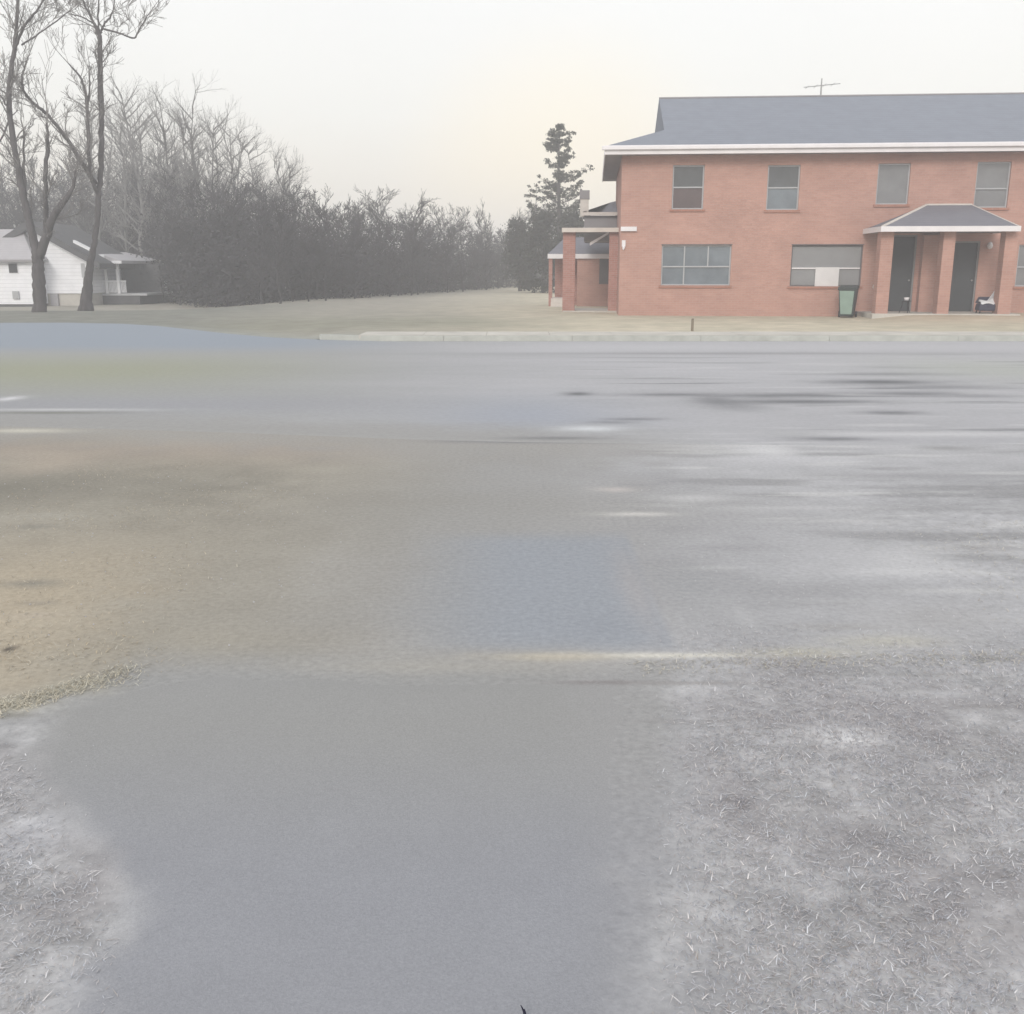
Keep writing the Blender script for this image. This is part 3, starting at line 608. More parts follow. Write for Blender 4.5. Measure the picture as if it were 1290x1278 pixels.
window(WU[3], [.42], [], ['screen', 'screen'])
window(WU[4], [.5], [], ['glass', 'glass']); window(WU[5], [.5], [], ['glass', 'glass'])
window(WL[0], [.47], [(.33, 0, .47), (.33, .47, 1), (.67, .47, 1)], ['glass_blue', 'glass_blue'], label='wide window of five panes')
window(WL[1], [.44], [], ['panel', 'panel'], 'frame_dark', label='wide window closed with grey board and one white panel')
window(WL[2], [.47], [], ['screen', 'screen']); window(WL[3], [.47], [(.33, 0, 1)], ['glass', 'glass'])
for r_ in (WL[0], WL[1]):
    ln = MB(); ln.box(r_[0]-.02, r_[1]+.02, -.02, .05, r_[3]+.004, r_[3]+.03)
    ln.build('lintel', M['frame_dark'], BR)
x0, z1 = Fc(1028, 337, 0); x1, z0 = Fc(1056, 361, 0)
pn = MB(); pn.box(x0, x1, .03, .055, z0, z1); pn.build('white_panel', M['board_white'], BR)
# small fittings on the wall
x0, z1 = Fc(782, 286); x1, z0 = Fc(802, 291.5)
bx_ = MB(); bx_.box(x0, x1, -.10, -.002, z0, z1); bx_.build('gutter_end', M['trim'], BR)
x0, z1 = Fc(783.5, 303); x1, z0 = Fc(791, 311)
lt = MB(); lt.box(x0, x0+.12, -.05, -.002, z0, z1); lt.tube([(x0+.06, -.03, z0), (x0+.06, -.09, z0-.04), (x0+.05, -.11, z0-.10)], [.035, .045, .02], 8); lt.build('wall_light', M['trim'], BR)
# conduit / tap beside the porch
x0, z0 = Fc(1100, 362)
tp = MB(); tp.tube([(x0, -.002, z0), (x0, -.08, z0), (x0, -.10, z0-.06)], [.03, .03, .03], 8); tp.tube([(x0, -.05, z0+.02), (x0, -.05, z0+.08)], [.035, .02], 8); tp.build('tap', M['trim_cream'], BR)

# front porch
PD = 1.75
PR = BR
slab = MB(); sx0, sx1 = fx(1100, 391, -PD), fx(1280, 391, -PD)
slab.box(sx0-.05, sx1+.1, -PD-.12, -.005, -.25, zs); slab.build('porch_slab', M['concrete'], BR)
zf1 = fz(286, 1190, -PD-.35); zf0 = fz(292, 1190, -PD-.35)
for a, b in ((1111, 1127), (1190, 1205), (1268, 1284)):
    xa, xb = fx(a, 291, -PD), fx(b, 291, -PD)
    p_ = MB(); p_.box(xa, xb, -PD, -PD+.42, zs-.02, zf0+.03); p_.build('porch_pillar', M['brick'], BR)
ex0, ex1 = fx(1111, 289, -PD-.35), fx(1284.5, 289, -PD-.35)
rx0, rx1 = fx(1167, 260), fx(1224, 260); rzt = fz(258.5, 1190)
pr = MB(); e0, e1, e2, e3 = (ex0, -PD-.35, zf1), (ex1, -PD-.35, zf1), (ex1, -.003, zf1), (ex0, -.003, zf1)
r0, r1 = (rx0, -.003, rzt), (rx1, -.003, rzt)
pr.face([e0, e1, r1, r0]); pr.face([e3, e0, r0]); pr.face([e1, e2, r1]); pro = pr.build('porch_roof', M['roof_porch'], BR)
hc = MB(); hc.tube([e0, r0], [.045, .04], 6); hc.tube([r0, r1], [.04, .04], 6); hc.tube([r1, e1], [.022, .022], 6); hc.build('hip_cap', M['trim_cream'], pro)
pf = MB(); y_ = -PD-.35
pf.box(ex0-.03, ex1+.03, y_-.03, y_, zf0, zf1+.02); pf.box(ex0-.03, ex0, y_, -.003, zf0, zf1+.02); pf.box(ex1, ex1+.03, y_, -.003, zf0, zf1+.02)
pf.build('porch_fascia', M['trim'], BR)
pc = MB(); pc.face([(ex0, y_, zf0+.02), (ex0, -.003, zf0+.02), (ex1, -.003, zf0+.02), (ex1, y_, zf0+.02)]); pc.build('porch_ceiling', M['door_frame'], BR)
# doors
for (a, b, c, d_), lab in zip(DR, ('dark storm door enlarged to stand in for the shaded porch bay', 'dark door with a grey lintel')):
    dm = MB(); dm.box(a+.05, b-.05, .09, .14, c, d_-.05)
    for k in range(3):
        zz_ = c+.18+k*.68; dm.box(a+.2, b-.2, .082, .089, zz_, zz_+.52)
    dd = dm.build('door', M['door'], BR); dd['label'] = lab
    fr = MB(); fr.box(a, a+.05, .03, .12, c, d_); fr.box(b-.05, b, .03, .12, c, d_); fr.box(a+.05, b-.05, .03, .12, d_-.05, d_); fr.build('door_frame', M['door_frame'], dd)
    kn = MB(); kn.tube([(b-.14, .08, c+1.0), (b-.14, .03, c+1.0)], [.025, .03], 8); kn.build('handle', M['metal'], dd)
sc_ = MB(); a, b = fx(1114), fx(1153); sc_.box(a, b, -.95, -.90, zs, zf0-.12) if False else None
# dividing brick pier between the doors and lamp
a, b = fx(1161), fx(1187); pw = MB(); pw.box(a, b, -.28, -.004, zs, zf0-.05); pw.build('porch_pier', M['brick'], BR)
x0, z0 = Fc(1247, 309, -.1)
pl = MB(); pl.tube([(x0, -.003, z0), (x0, -.10, z0)], [.04, .03], 8); pl.lathe((x0, -.12, z0-.12), [(0, 0), (.07, .02), (.09, .10), (.06, .2), (0, .22)], 10); pl.build('porch_light', M['trim'], BR, True)
dsp = MB(); x0 = fx(1101, 300, -.05); dsp.box(x0-.04, x0+.04, -.09, -.004, .15, zf0+.05)
# side porches and rear wing on the building's left
def B3(px, py, ly): x, z = Fc(px, py, ly); return x, z
ly1 = 2.6
xa, z1 = B3(709.5, 293, ly1); xb, _ = B3(725, 293, ly1); z1 = fz(293, 740, ly1)
p_ = MB(); p_.box(xa, xb, ly1, ly1+.4, -.25, z1); p_.build('side_porch_pillar', M['brick_shaded'], BR)
xc, xd = fx(768, 293, ly1), -.004
p_ = MB(); p_.box(xc, xd, ly1, ly1+.4, -.25, z1); p_.build('side_porch_pillar', M['brick_shaded'], BR)
zt = fz(288, 740, ly1-.2); x0 = fx(708, 290, ly1-.2)
f1 = MB(); f1.box(x0, -.005, ly1-.24, ly1-.2, z1, zt+.02); f1.box(x0, x0+.04, ly1-.2, ly1+2.6, z1, zt+.02); f1.build('side_porch_fascia', M['trim_cream'], BR)
ztb = fz(279, 740, ly1+2.6); r1_ = MB()
r1_.hexa([(x0+.04, ly1-.2, zt-.09), (-.005, ly1-.2, zt-.09), (-.005, ly1+2.6, zt-.09), (x0+.04, ly1+2.6, zt-.09)],
         [(x0+.04, ly1-.2, zt), (-.005, ly1-.2, zt), (-.005, ly1+2.6, zt+.12), (x0+.04, ly1+2.6, zt+.12)]); r1_.build('side_porch_roof', M['roof_porch'], BR)
fl = MB(); fl.box(x0+.05, -.005, ly1-.05, ly1+2.5, -.25, .06); fl.build('side_porch_slab', M['concrete'], BR)
# loose strip hanging under the side porch roof
a = B3(743, 308, ly1+.5); b = B3(767, 294, ly1+.5)
ls = MB(); ls.hexa([(a[0], ly1+.45, a[1]-.05), (b[0], ly1+.45, b[1]-.03), (b[0], ly1+.5, b[1]-.03), (a[0], ly1+.5, a[1]-.05)],
                   [(a[0], ly1+.45, a[1]+.06), (b[0], ly1+.45, b[1]+.05), (b[0], ly1+.5, b[1]+.05), (a[0], ly1+.5, a[1]+.06)]); ls.build('loose_trim', M['trim'], BR)
# rear wing above: dark wall band, cream fascia, shed roof, chimney
ly2 = 5.4
xw0 = fx(733, 270, ly2); zA, zB2_ = fz(290, 757, ly2), fz(272, 757, ly2)
wg = MB(); wg.box(xw0+.1, -.006, ly2, BD-.3, zA-.4, zB2_); wg.build('rear_wing_wall', M['soffit'], BR)
zC = fz(267.5, 757, ly2-.15)
f2 = MB(); f2.box(xw0, -.006, ly2-.2, ly2-.15, zB2_, zC); f2.build('rear_wing_fascia', M['trim_cream'], BR)
xk, zk = fx(764, 262, ly2), fz(252, 782, BD-1)
rw = MB(); rw.face([(xw0, ly2-.15, zC), (-.006, ly2-.15, zC), (-.006, BD-.2, zk), (fx(768, 262, BD), BD-.2, zk-.06), (xw0, BD-.2, zC+.02)])
rw.face([(xw0, ly2-.15, zC), (xw0, BD-.2, zC+.02), (fx(768, 262, BD), BD-.2, zk-.06)]); rw.build('rear_wing_roof', M['roof_porch'], BR)
cx0, cx1 = fx(731, 260, ly2+.6), fx(741.5, 260, ly2+.6)
ch = MB(); ch.box(cx0, cx1, ly2+.5, ly2+.85, zB2_, fz(251, 736, ly2+.5)); cho = ch.build('chimney', M['trim_cream'], BR)
cc = MB(); cc.box(cx0-.03, cx1+.03, ly2+.46, ly2+.89, fz(251, 736, ly2+.5)+.001, fz(240, 736, ly2+.5)); cc.build('chimney_cap', M['soffit'], cho, bevel=.01)
# low rear porch seen through and beside the side porch
ly3 = 8.6
xq0, xq1 = fx(690, 323, ly3), -.005
zq1, zq0 = fz(320.5, 730, ly3-.1), fz(326, 730, ly3-.1)
f3 = MB(); f3.box(xq0, xq1, ly3-.14, ly3-.1, zq0, zq1+.01); f3.build('rear_porch_fascia', M['trim'], BR)
zq2 = fz(299, 745, ly3+1.6); r3 = MB()
r3.face([(xq0, ly3-.1, zq1), (xq1, ly3-.1, zq1), (xq1, ly3+1.8, zq2), (fx(712, 320, ly3+1.8), ly3+1.8, zq2)])
r3.face([(xq0, ly3-.1, zq1), (fx(712, 320, ly3+1.8), ly3+1.8, zq2), (xq0, ly3+3.5, zq1)]); r3.build('rear_porch_roof', M['roof_porch'], BR)
w3 = MB(); w3.box(fx(727, 350, ly3), xq1, ly3, ly3+3.4, -.25, zq0); w3.build('rear_wall', M['brick'], BR)
w4 = MB(); w4.box(xq0+.25, fx(727, 350, ly3)-.005, ly3+1.6, ly3+1.8, -.25, zq0); w4.build('rear_wall', M['brick_shaded'], BR)
a, b = fx(755, 340, ly3), fx(768, 340, ly3)
dw = MB(); dw.box(a, b, ly3-.03, ly3-.004, fz(358, 760, ly3), fz(326.5, 760, ly3)); dw.build('rear_window', M['frame_dark'], BR)
pp = MB(); pp.box(xq0+.05, xq0+.2, ly3-.05, ly3+.1, -.25, zq0); pp.build('rear_porch_post', M['brick_shaded'], BR)
sp_ = MB(); s0, s1 = fx(694, 380, ly3-.3), fx(709, 380, ly3-.3)
for k in range(3): sp_.box(s0, s1, ly3-.75+.25*k, ly3+1.5, -.25 if k == 0 else .02+.16*k-.16, .02+.16*k)
sp_.build('rear_steps', M['trim_cream'], BR)
# television mast on the ridge
def l2w(x, y, z): return CORN+Vector((ca*x-sa*y, sa*x+ca*y, z))
ax_, az_ = Fc(1034, 120, zr_y); bm = l2w(ax_, zr_y, rz_-.03); dm_ = (fz(98, 1034, zr_y)-rz_)
an = empty('roof_antenna', bm, YAW, 'thin television antenna standing on the ridge of the grey roof', 'antenna')
t = MB(); t.tube([(0, 0, 0), (0, 0, dm_)], [.032, .02], 6); t.build('mast', M['metal'], an)
t = MB(); zc = dm_*.62; t.tube([(-.62, 0, zc-.05), (.66, 0, zc+.06)], [.014, .014], 5)
for u in (-.5, -.2, .1, .4): t.tube([(u, -.35, zc+u*.09), (u, .35, zc+u*.09)], [.008, .008], 4)
t.build('crossbar', M['metal'], an)

# ------------------------------------------------------------------ things by the building
# wheelie bin
bw = l2w(fx(1067, 394, -.75), -.75, 0); bw.z = float(yardz(np.array([bw.x]), np.array([bw.y]))[0])-.005
bn = empty('wheelie_bin', bw, R(-24), 'mint green wheelie bin, its shaded sides painted dark, with a dark lid standing below the boarded window', 'bin')
t = MB(); t.hexa([(-.21, -.24, .05), (.21, -.24, .05), (.21, .24, .05), (-.21, .24, .05)], [(-.28, -.34, .93), (.28, -.34, .93), (.28, .30, .93), (-.28, .30, .93)])
t.box(-.30, .30, -.36, -.335, .88, .935); 
t.build('body', M['bin_dark'], bn, bevel=.012)  # shade on the green bin's sides put into the dark body colour
t = MB(); t.face([(-.175, -.2655, .12), (.165, -.2655, .12), (.205, -.341, .86), (-.245, -.341, .86)]); t.face([(-.17, -.25, .12), (-.24, -.32, .86), (.2, -.32, .86), (.16, -.25, .12)]); t.build('lit_front', M['bin'], bn)
t = MB(); t.hexa([(-.305, -.37, .936), (.305, -.37, .936), (.305, .34, .936), (-.305, .34, .936)], [(-.29, -.35, .975), (.29, -.35, .975), (.29, .33, 1.03), (-.29, .33, 1.03)]); t.build('lid', M['bin_dark'], bn, bevel=.012)
t = MB(); t.tube([(-.27, .37, .97), (.27, .37, .97)], [.017, .017], 8); t.build('handle', M['bin_dark'], bn)
for sx in (-1, 1):
    t = MB(); t.tube([(sx*.23, .25, .1), (sx*.29, .25, .1)], [.1, .1], 14); t.build('wheel', M['black'], bn)
# small black stand with a white pot in the left porch bay
bx2 = l2w(fx(1141, 388, -1.2), -1.2, zs)
sn = empty('plant_stand', bx2, 0, 'small black metal stand on the porch floor in the left bay', 'stand')
t = MB(); t.lathe((0, 0, .36), [(0, 0), (.15, 0), (.15, .02), (0, .02)], 14); t.build('top', M['black'], sn)
for k in range(3):
    a = k*2.1+.5; t = MB(); t.tube([(.10*math.cos(a), .10*math.sin(a), .36), (.13*math.cos(a), .13*math.sin(a), .18), (.19*math.cos(a), .19*math.sin(a), 0)], [.014]*3, 6); t.build('leg', M['black'], sn)
t = MB(); t.lathe((bx2.x, bx2.y, bx2.z+.381), [(0, 0), (.06, 0), (.085, .10), (.078, .10), (.055, .015), (0, .012)], 14)
tag(t.build('white_pot', M['trim'], None, True), 'small white pot resting on the black stand in the porch', 'pot')
# dark seat with a white cloth in the right bay
cs = l2w(fx(1244, 388, -1.25), -1.25, zs)
ch_ = empty('porch_chair', cs, R(-12), 'low dark navy padded chair in the right bay of the porch', 'chair')
t = MB(); t.hexa([(-.32, -.28, .08), (.34, -.28, .08), (.34, .3, .08), (-.32, .3, .08)], [(-.30, -.26, .30), (.33, -.26, .30), (.33, .28, .30), (-.30, .28, .30)]); t.build('seat', M['navy'], ch_, bevel=.05)
t = MB(); t.hexa([(-.32, .20, .302), (.34, .20, .302), (.34, .36, .302), (-.32, .36, .302)], [(-.22, .27, .50), (.32, .27, .50), (.32, .40, .50), (-.22, .40, .50)]); t.build('backrest', M['navy'], ch_, bevel=.04)
for sx, sy in ((-1, -1), (1, -1), (1, 1), (-1, 1)):
    t = MB(); t.tube([(sx*.26, sy*.22, .09), (sx*.27, sy*.24, 0)], [.022, .018], 6); t.build('leg', M['black'], ch_)
n = 12; V = []; F = []
for i in range(n):
    for j in range(n):
        u, v = i/(n-1), j/(n-1); x = -.26+.60*u; y = -.26+.5*v
        z = .345 + .05*math.sin(5*u+2*v) + .62*max(0, u-.35)*v*1.4 - .5*max(0,.2-v) + .03*math.sin(11*v+3*u)
        V.append((x, y, z))
for i in range(n-1):
    for j in range(n-1): F.append((i*n+j, (i+1)*n+j, (i+1)*n+j+1, i*n+j+1))
cl = mesh_obj('cloth', V, F, M['white'], None, True); cl.location = cs; cl.rotation_euler = (0, 0, R(-12))
md = cl.modifiers.new('s', 'SOLIDIFY'); md.thickness = .012; md = cl.modifiers.new('b', 'SUBSURF'); md.levels = 1; md.render_levels = 1
tag(cl, 'crumpled white cloth thrown over the dark porch chair', 'cloth')
# survey stake by the sidewalk
q = G(872, 417, .12); t = MB(); z0 = .10
t.hexa([(q[0]-.03, q[1]-.03, z0-.1), (q[0]+.03, q[1]-.03, z0-.1), (q[0]+.03, q[1]+.03, z0-.1), (q[0]-.03, q[1]+.03, z0-.1)],
       [(q[0]-.028, q[1]-.028, z0+.33), (q[0]+.028, q[1]-.028, z0+.33), (q[0]+.028, q[1]+.028, z0+.31), (q[0]-.028, q[1]+.028, z0+.31)])
tag(t.build('wooden_stake', M['wood'], bevel=.004), 'short weathered wooden stake at the grass edge behind the kerb', 'stake')

# ------------------------------------------------------------------ white house at the left
HZ = -.34
WH = empty('white_house', (at(50, 385, 55).x, 55, HZ), 0, 'small white clapboard house with low wing and side porch behind bare trees', 'house')
hx, hy_, hz = WH.location
def H(px, py, Y): p = at(px, py, Y); return p.x-hx, p.z-hz
# wing
wx1 = H(43, 350, 55)[0]; wx0 = wx1-9; wz = H(20, 328, 55)[1]
t = MB(); t.box(wx0, wx1, 0, 1.35, .12, wz); t.build('wing_wall', M['siding'], WH)
t = MB(); t.box(wx0+.05, wx1-.05, .06, 1.35, -.3, .12); t.build('foundation', M['roof_dark'], WH)
zr2 = H(25, 289, 56.36)[1]; xr2 = H(27, 288, 56.36)[0]
t = MB(); a0, a1, a2, a3 = (wx0-.3, -.35, wz+.02), (wx1+.25, -.35, wz+.02), (wx1+.25, 1.38, wz+.02), (wx0-.3, 1.38, wz+.02); g0, g1 = (wx0+2, 1.38, zr2), (xr2, 1.38, zr2)
t.face([a0, a1, g1, g0]); t.face([a2, a3, g0, g1]); t.face([a1, a2, g1]); t.face([a3, a0, g0]); t.build('wing_roof', M['roof_pink'], WH)
t = MB(); t.box(wx0-.3, wx1+.25, -.38, -.355, wz-.10, wz+.025); t.build('eave', M['soffit'], WH)
a = H(10.5, 332.5, 54.97); b = H(22.5, 344, 54.97)
t = MB(); t.box(a[0]-.04, b[0]+.04, -.03, -.002, b[1]-.04, a[1]+.04); wn = t.build('window', M['white'], WH)
t = MB(); t.box(a[0], b[0], -.04, -.031, b[1], a[1]); t.build('pane', M['black'], wn)
a = H(15, 367, 54.9); b = H(24, 377, 54.9)
t = MB(); t.box(a[0], b[0], -.10, -.002, b[1], a[1])
for k in range(4): t.box(a[0]+.02, b[0]-.02, -.115, -.101, b[1]+.04+k*.09, b[1]+.08+k*.09)
t.build('vent', M['frame'], WH)
# main gable block
YM = 56.4
def HM(px, py): x, z = H(px, py, YM); return x, z
ly = YM-hy_
xe, zE = HM(108.5, 327); xr_, zR_ = HM(40, 289); zf = HM(85, 370)[1]; xl = 2*xr_-xe
t = MB(); t.face([(xl, ly, zf), (xe, ly, zf), (xe, ly, zE), (xr_, ly, zR_), (xl, ly, zE)])
t.face([(xe, ly, zf), (xe, ly+5.1, zf), (xe, ly+5.1, zE), (xe, ly, zE)]); t.face([(xl, ly+5.1, zf), (xl, ly, zf), (xl, ly, zE), (xl, ly+5.1, zE)])
t.face([(xe, ly+5.1, zf), (xl, ly+5.1, zf), (xl, ly+5.1, zE), (xr_, ly+5.1, zR_), (xe, ly+5.1, zE)]); t.build('main_wall', M['siding'], WH)
t = MB(); t.box(xl+.08, xe-.05, ly+.08, ly+5.0, -.4, zf); t.build('foundation', M['concrete'], WH)
sl = (zE-zR_)/(xe-xr_); xo = xe+.9; zo = zR_+sl*(xo-xr_); xlo = xl-.5; zlo = zR_+sl*(xo-.4-xr_)
t = MB()
t.hexa([(xr_, ly-.5, zR_), (xo, ly-.5, zo), (xo, ly+5.6, zo), (xr_, ly+5.6, zR_)], [(xr_, ly-.5, zR_+.42), (xo, ly-.5, zo+.30), (xo, ly+5.6, zo+.30), (xr_, ly+5.6, zR_+.42)])
t.hexa([(xlo, ly-.5, zlo), (xr_-.001, ly-.5, zR_), (xr_-.001, ly+5.6, zR_), (xlo, ly+5.6, zlo)], [(xlo, ly-.5, zlo+.30), (xr_-.001, ly-.5, zR_+.42), (xr_-.001, ly+5.6, zR_+.42), (xlo, ly+5.6, zlo+.30)])
mr_ = t.build('main_roof', M['roof_dark'], WH)
a = H(92, 304, YM-.55); b = H(118, 317, YM-.55)
t = MB(); yy = ly-.56; t.hexa([(a[0], yy, a[1]-.09), (b[0], yy, b[1]-.09), (b[0], yy+.3, b[1]-.09), (a[0], yy+.3, a[1]-.09)], [(a[0], yy, a[1]+.06), (b[0], yy, b[1]+.06), (b[0], yy+.3, b[1]+.06), (a[0], yy+.3, a[1]+.06)]); t.build('flashing', M['white'], mr_)
a = H(103, 332, YM); b = H(108, 350, YM)
t = MB(); t.box(a[0]-.05, b[0], ly-.04, ly-.003, b[1], a[1]); t.build('side_window', M['frame'], WH)
a = H(63, 370, YM-.05); b = H(74, 386, YM-.05)
t = MB(); t.box(a[0], b[0], ly-.06, ly+.07, b[1], a[1]-.02); t.build('crawlspace_door', M['roof_pink'], WH)
# porch
YP = 58.2; lyp = YP-hy_
def HP(px, py, Y=YP): return H(px, py, Y)
px0, px1 = HP(117, 360)[0], HP(158, 360)[0]; zfl = HP(140, 370)[1]
t = MB(); t.box(px0, px1+1.2, lyp, lyp+6, zfl-.12, zfl); t.build('porch_floor', M['frame'], WH)
t = MB(); t.box(px0, HP(175, 375)[0], lyp+.1, lyp+5.9, -.4, zfl-.12); t.build('porch_base', M['roof_dark'], WH)
zt1 = HP(140, 332)[1]
for p in (122.5, 132, 147):
    a = HP(p-1.7, 340)[0]; b = HP(p+1.7, 340)[0]
    t = MB(); t.box(a, b, lyp+.05, lyp+.22, zfl, zt1); t.build('porch_post', M['white'], WH)
t = MB(); z = HP(140, 354)[1]; t.box(px0, px1, lyp+.1, lyp+.16, z-.06, z+.02)
for k in range(24):
    x = px0+.04+(px1-px0-.1)*k/23; t.box(x, x+.045, lyp+.11, lyp+.15, zfl+.04, z-.06)
t.build('railing', M['white'], WH)
t = MB(); t.box(px0, px1+1.0, lyp+3, lyp+3.1, zfl, zt1); t.build('porch_shade_sheet', M['roof_dark'], WH)  # dark sheet standing in for the shaded void between the posts
t = MB(); zt0 = HP(140, 321)[1]
t.hexa([(px0-.2, lyp-.2, zt1+.12), (px1, lyp-.2, zt1-.02), (px1+.3, lyp+6, zt1-.02), (px0-.2, lyp+6, zt1+.12)], [(px0-.2, lyp-.2, zt0+.22), (px1, lyp-.2, zt1+.16), (px1+.3, lyp+6, zt1+.16), (px0-.2, lyp+6, zt0+.22)]); t.build('porch_roof', M['roof_pink'], WH)
t = MB(); t.box(px0+.1, px0+.9, lyp-.26, lyp-.21, zt1+.05, zt0); t.box(px0+1.3, px1-.02, lyp-.26, lyp-.21, zt1-.02, zt1+.14); t.build('porch_trim', M['white'], WH)
# pale shed further off
a = at(170, 352, 68); b = at(198, 378, 68); SH = empty('garden_shed', (a.x, 68, -.36), 0, 'low pale shed beyond the white house porch, half lost in haze', 'shed')
w_, h_ = b.x-a.x, a.z+.36
t = MB(); t.box(0, w_, 0, 2.2, 0, h_-.25); t.build('wall', M['siding'], SH)
t = MB(); t.hexa([(-.1, -.15, h_-.25), (w_+.1, -.15, h_-.25), (w_+.1, 2.35, h_-.25), (-.1, 2.35, h_-.25)], [(-.1, 1.0, h_+.1), (w_+.1, 1.0, h_+.1), (w_+.1, 1.2, h_+.1), (-.1, 1.2, h_+.1)]); t.build('roof', M['roof_pink'], SH)
t = MB(); t.box(w_*.3, w_*.55, -.03, -.002, 0.02, h_-.5); t.build('door', M['frame'], SH)

# ------------------------------------------------------------------ bare trees
def rot_about(v, ax, a): return Matrix.Rotation(a, 3, ax) @ v
def twigs(mb, p, dirv, length, rad, depth, rnd, minr=.006, sides=4, droop=0.0, spread=.75):
    """recursive twig spray as thin tapered tubes"""
    pts = [p]; rads = [rad]; d_ = dirv.normalized(); n = 4
    for i in range(n):
        d_ = (d_+Vector((rnd.gauss(0, .14), rnd.gauss(0, .14), rnd.gauss(.05-droop, .10)))).normalized()
        pts.append(pts[-1]+d_*length/n); rads.append(max(minr, rad*(1-.75*(i+1)/n)))
    mb.tube(pts, rads, sides if rad > .02 else 3, cap=False)
    if depth <= 0: return
    k = 4 if depth > 1 else 5
    for i in range(k):
        u = rnd.uniform(.25, 1.0); j = min(int(u*n), n-1); q = pts[j].lerp(pts[j+1], u*n-j)
        ax = d_.orthogonal().normalized(); ax = rot_about(ax, d_, rnd.uniform(0, 6.28))
        nd = rot_about(d_, ax, rnd.uniform(.35, spread)); nd.z += .15
        twigs(mb, q, nd, length*rnd.uniform(.45, .72), max(minr, rads[j]*.55), depth-1, rnd, minr, sides, droop, spread)
def limb_tree(name, limbs, Y, label, group=None, seed=1, twlen=1.3, twn=1.0, root=None, minr=.007):
    """limbs: lists of (px, py, dY, radius) control points read as positions on a tree standing at distance Y"""
    rnd = random.Random(seed); b = root or at(limbs[0][0][0], limbs[0][0][1], Y)
    T = empty(name, b, 0, label, 'tree', group)
    tm = MB(); cm = MB()
    for li, L in enumerate(limbs):
        P = [at(p[0], p[1], Y+p[2])-b for p in L]; rr = [p[3] for p in L]; Q = []; q_r = []
        for i in range(len(P)-1):
            p0, p1, p2, p3 = P[max(i-1, 0)], P[i], P[i+1], P[min(i+2, len(P)-1)]; m = 6
            for k in range(m):
                t_ = k/m
                Q.append(.5*((2*p1)+(p2-p0)*t_+(2*p0-5*p1+4*p2-p3)*t_*t_+(3*p1-p0-3*p2+p3)*t_**3)+Vector((rnd.gauss(0, .012), rnd.gauss(0, .012), 0)))
                q_r.append((rr[i]*(1-t_)+rr[i+1]*t_)*rnd.uniform(.94, 1.07))
        Q.append(P[-1]); q_r.append(rr[-1])
        if li == 0:
            Q[0].z -= .15; q_r[0] *= 1.25; q_r[1] *= 1.1
        tm.tube(Q, q_r, 10)
        nl = int(len(Q)*twn*(1.0 if li else .8))
        for k in range(nl):
            i = rnd.randrange(max(1, int(len(Q)*(.45 if li == 0 else .2))), len(Q))
            d_ = (Q[i]-Q[i-1]).normalized(); ax = rot_about(d_.orthogonal().normalized(), d_, rnd.uniform(0, 6.28))
            nd = rot_about(d_, ax, rnd.uniform(.5, 1.1)); nd.z = abs(nd.z)*.8+.15
            twigs(cm, Q[i], nd, twlen*rnd.uniform(.5, 1.2), min(.035, q_r[i]*.45), 2, rnd, minr, 4)
        twigs(cm, Q[-1], Q[-1]-Q[-2], twlen*1.4, q_r[-1]*.9, 2, rnd, minr, 4)
    tm.build('trunk', M['bark'], T, True); cm.build('crown', M['twig'], T)
    return T
limb_tree('bare_tree', [
    [(50, 395, 0, .25), (49, 360, 0, .22), (48, 335, 0, .21), (46, 318, 0, .17), (38, 285, .1, .14), (30, 250, .2, .125), (24, 215, .3, .115), (15, 165, .4, .10), (11, 120, .5, .09), (17, 70, .5, .075), (21, 30, .5, .06), (22, -20, .5, .045)],
    [(49, 325, 0, .16), (58, 300, -.2, .15), (66, 275, -.4, .13), (80, 255, -.5, .10), (92, 235, -.5, .06), (95, 215, -.6, .03)],
    [(57, 302, -.2, .10), (58, 260, -.4, .085), (57, 220, -.6, .075), (60, 185, -.7, .07), (59, 155, -.8, .03)],
    [(19, 62, .5, .05), (30, 35, .3, .045), (45, 15, .1, .035), (62, -8, 0, .02)],
    [(27, 57, .5, .03), (50, 42, .2, .025), (88, 14, 0, .015)],
    [(13, 140, .4, .04), (3, 125, .3, .03), (-12, 100, .1, .02)],
    [(12, 150, .4, .035), (2, 175, .3, .03), (-14, 195, .2, .015)],
    [(40, 292, .1, .07), (34, 262, 1.0, .055), (30, 210, 1.2, .045), (30, 165, 1.4, .03)]],
    37.5, 'tall bare forked tree in front of the white house, nearer the left edge', 'bare trees before the white house', 3, 1.1, .42,
    root=Vector((at(50, 395, 37.5).x, 37.5, .05)))
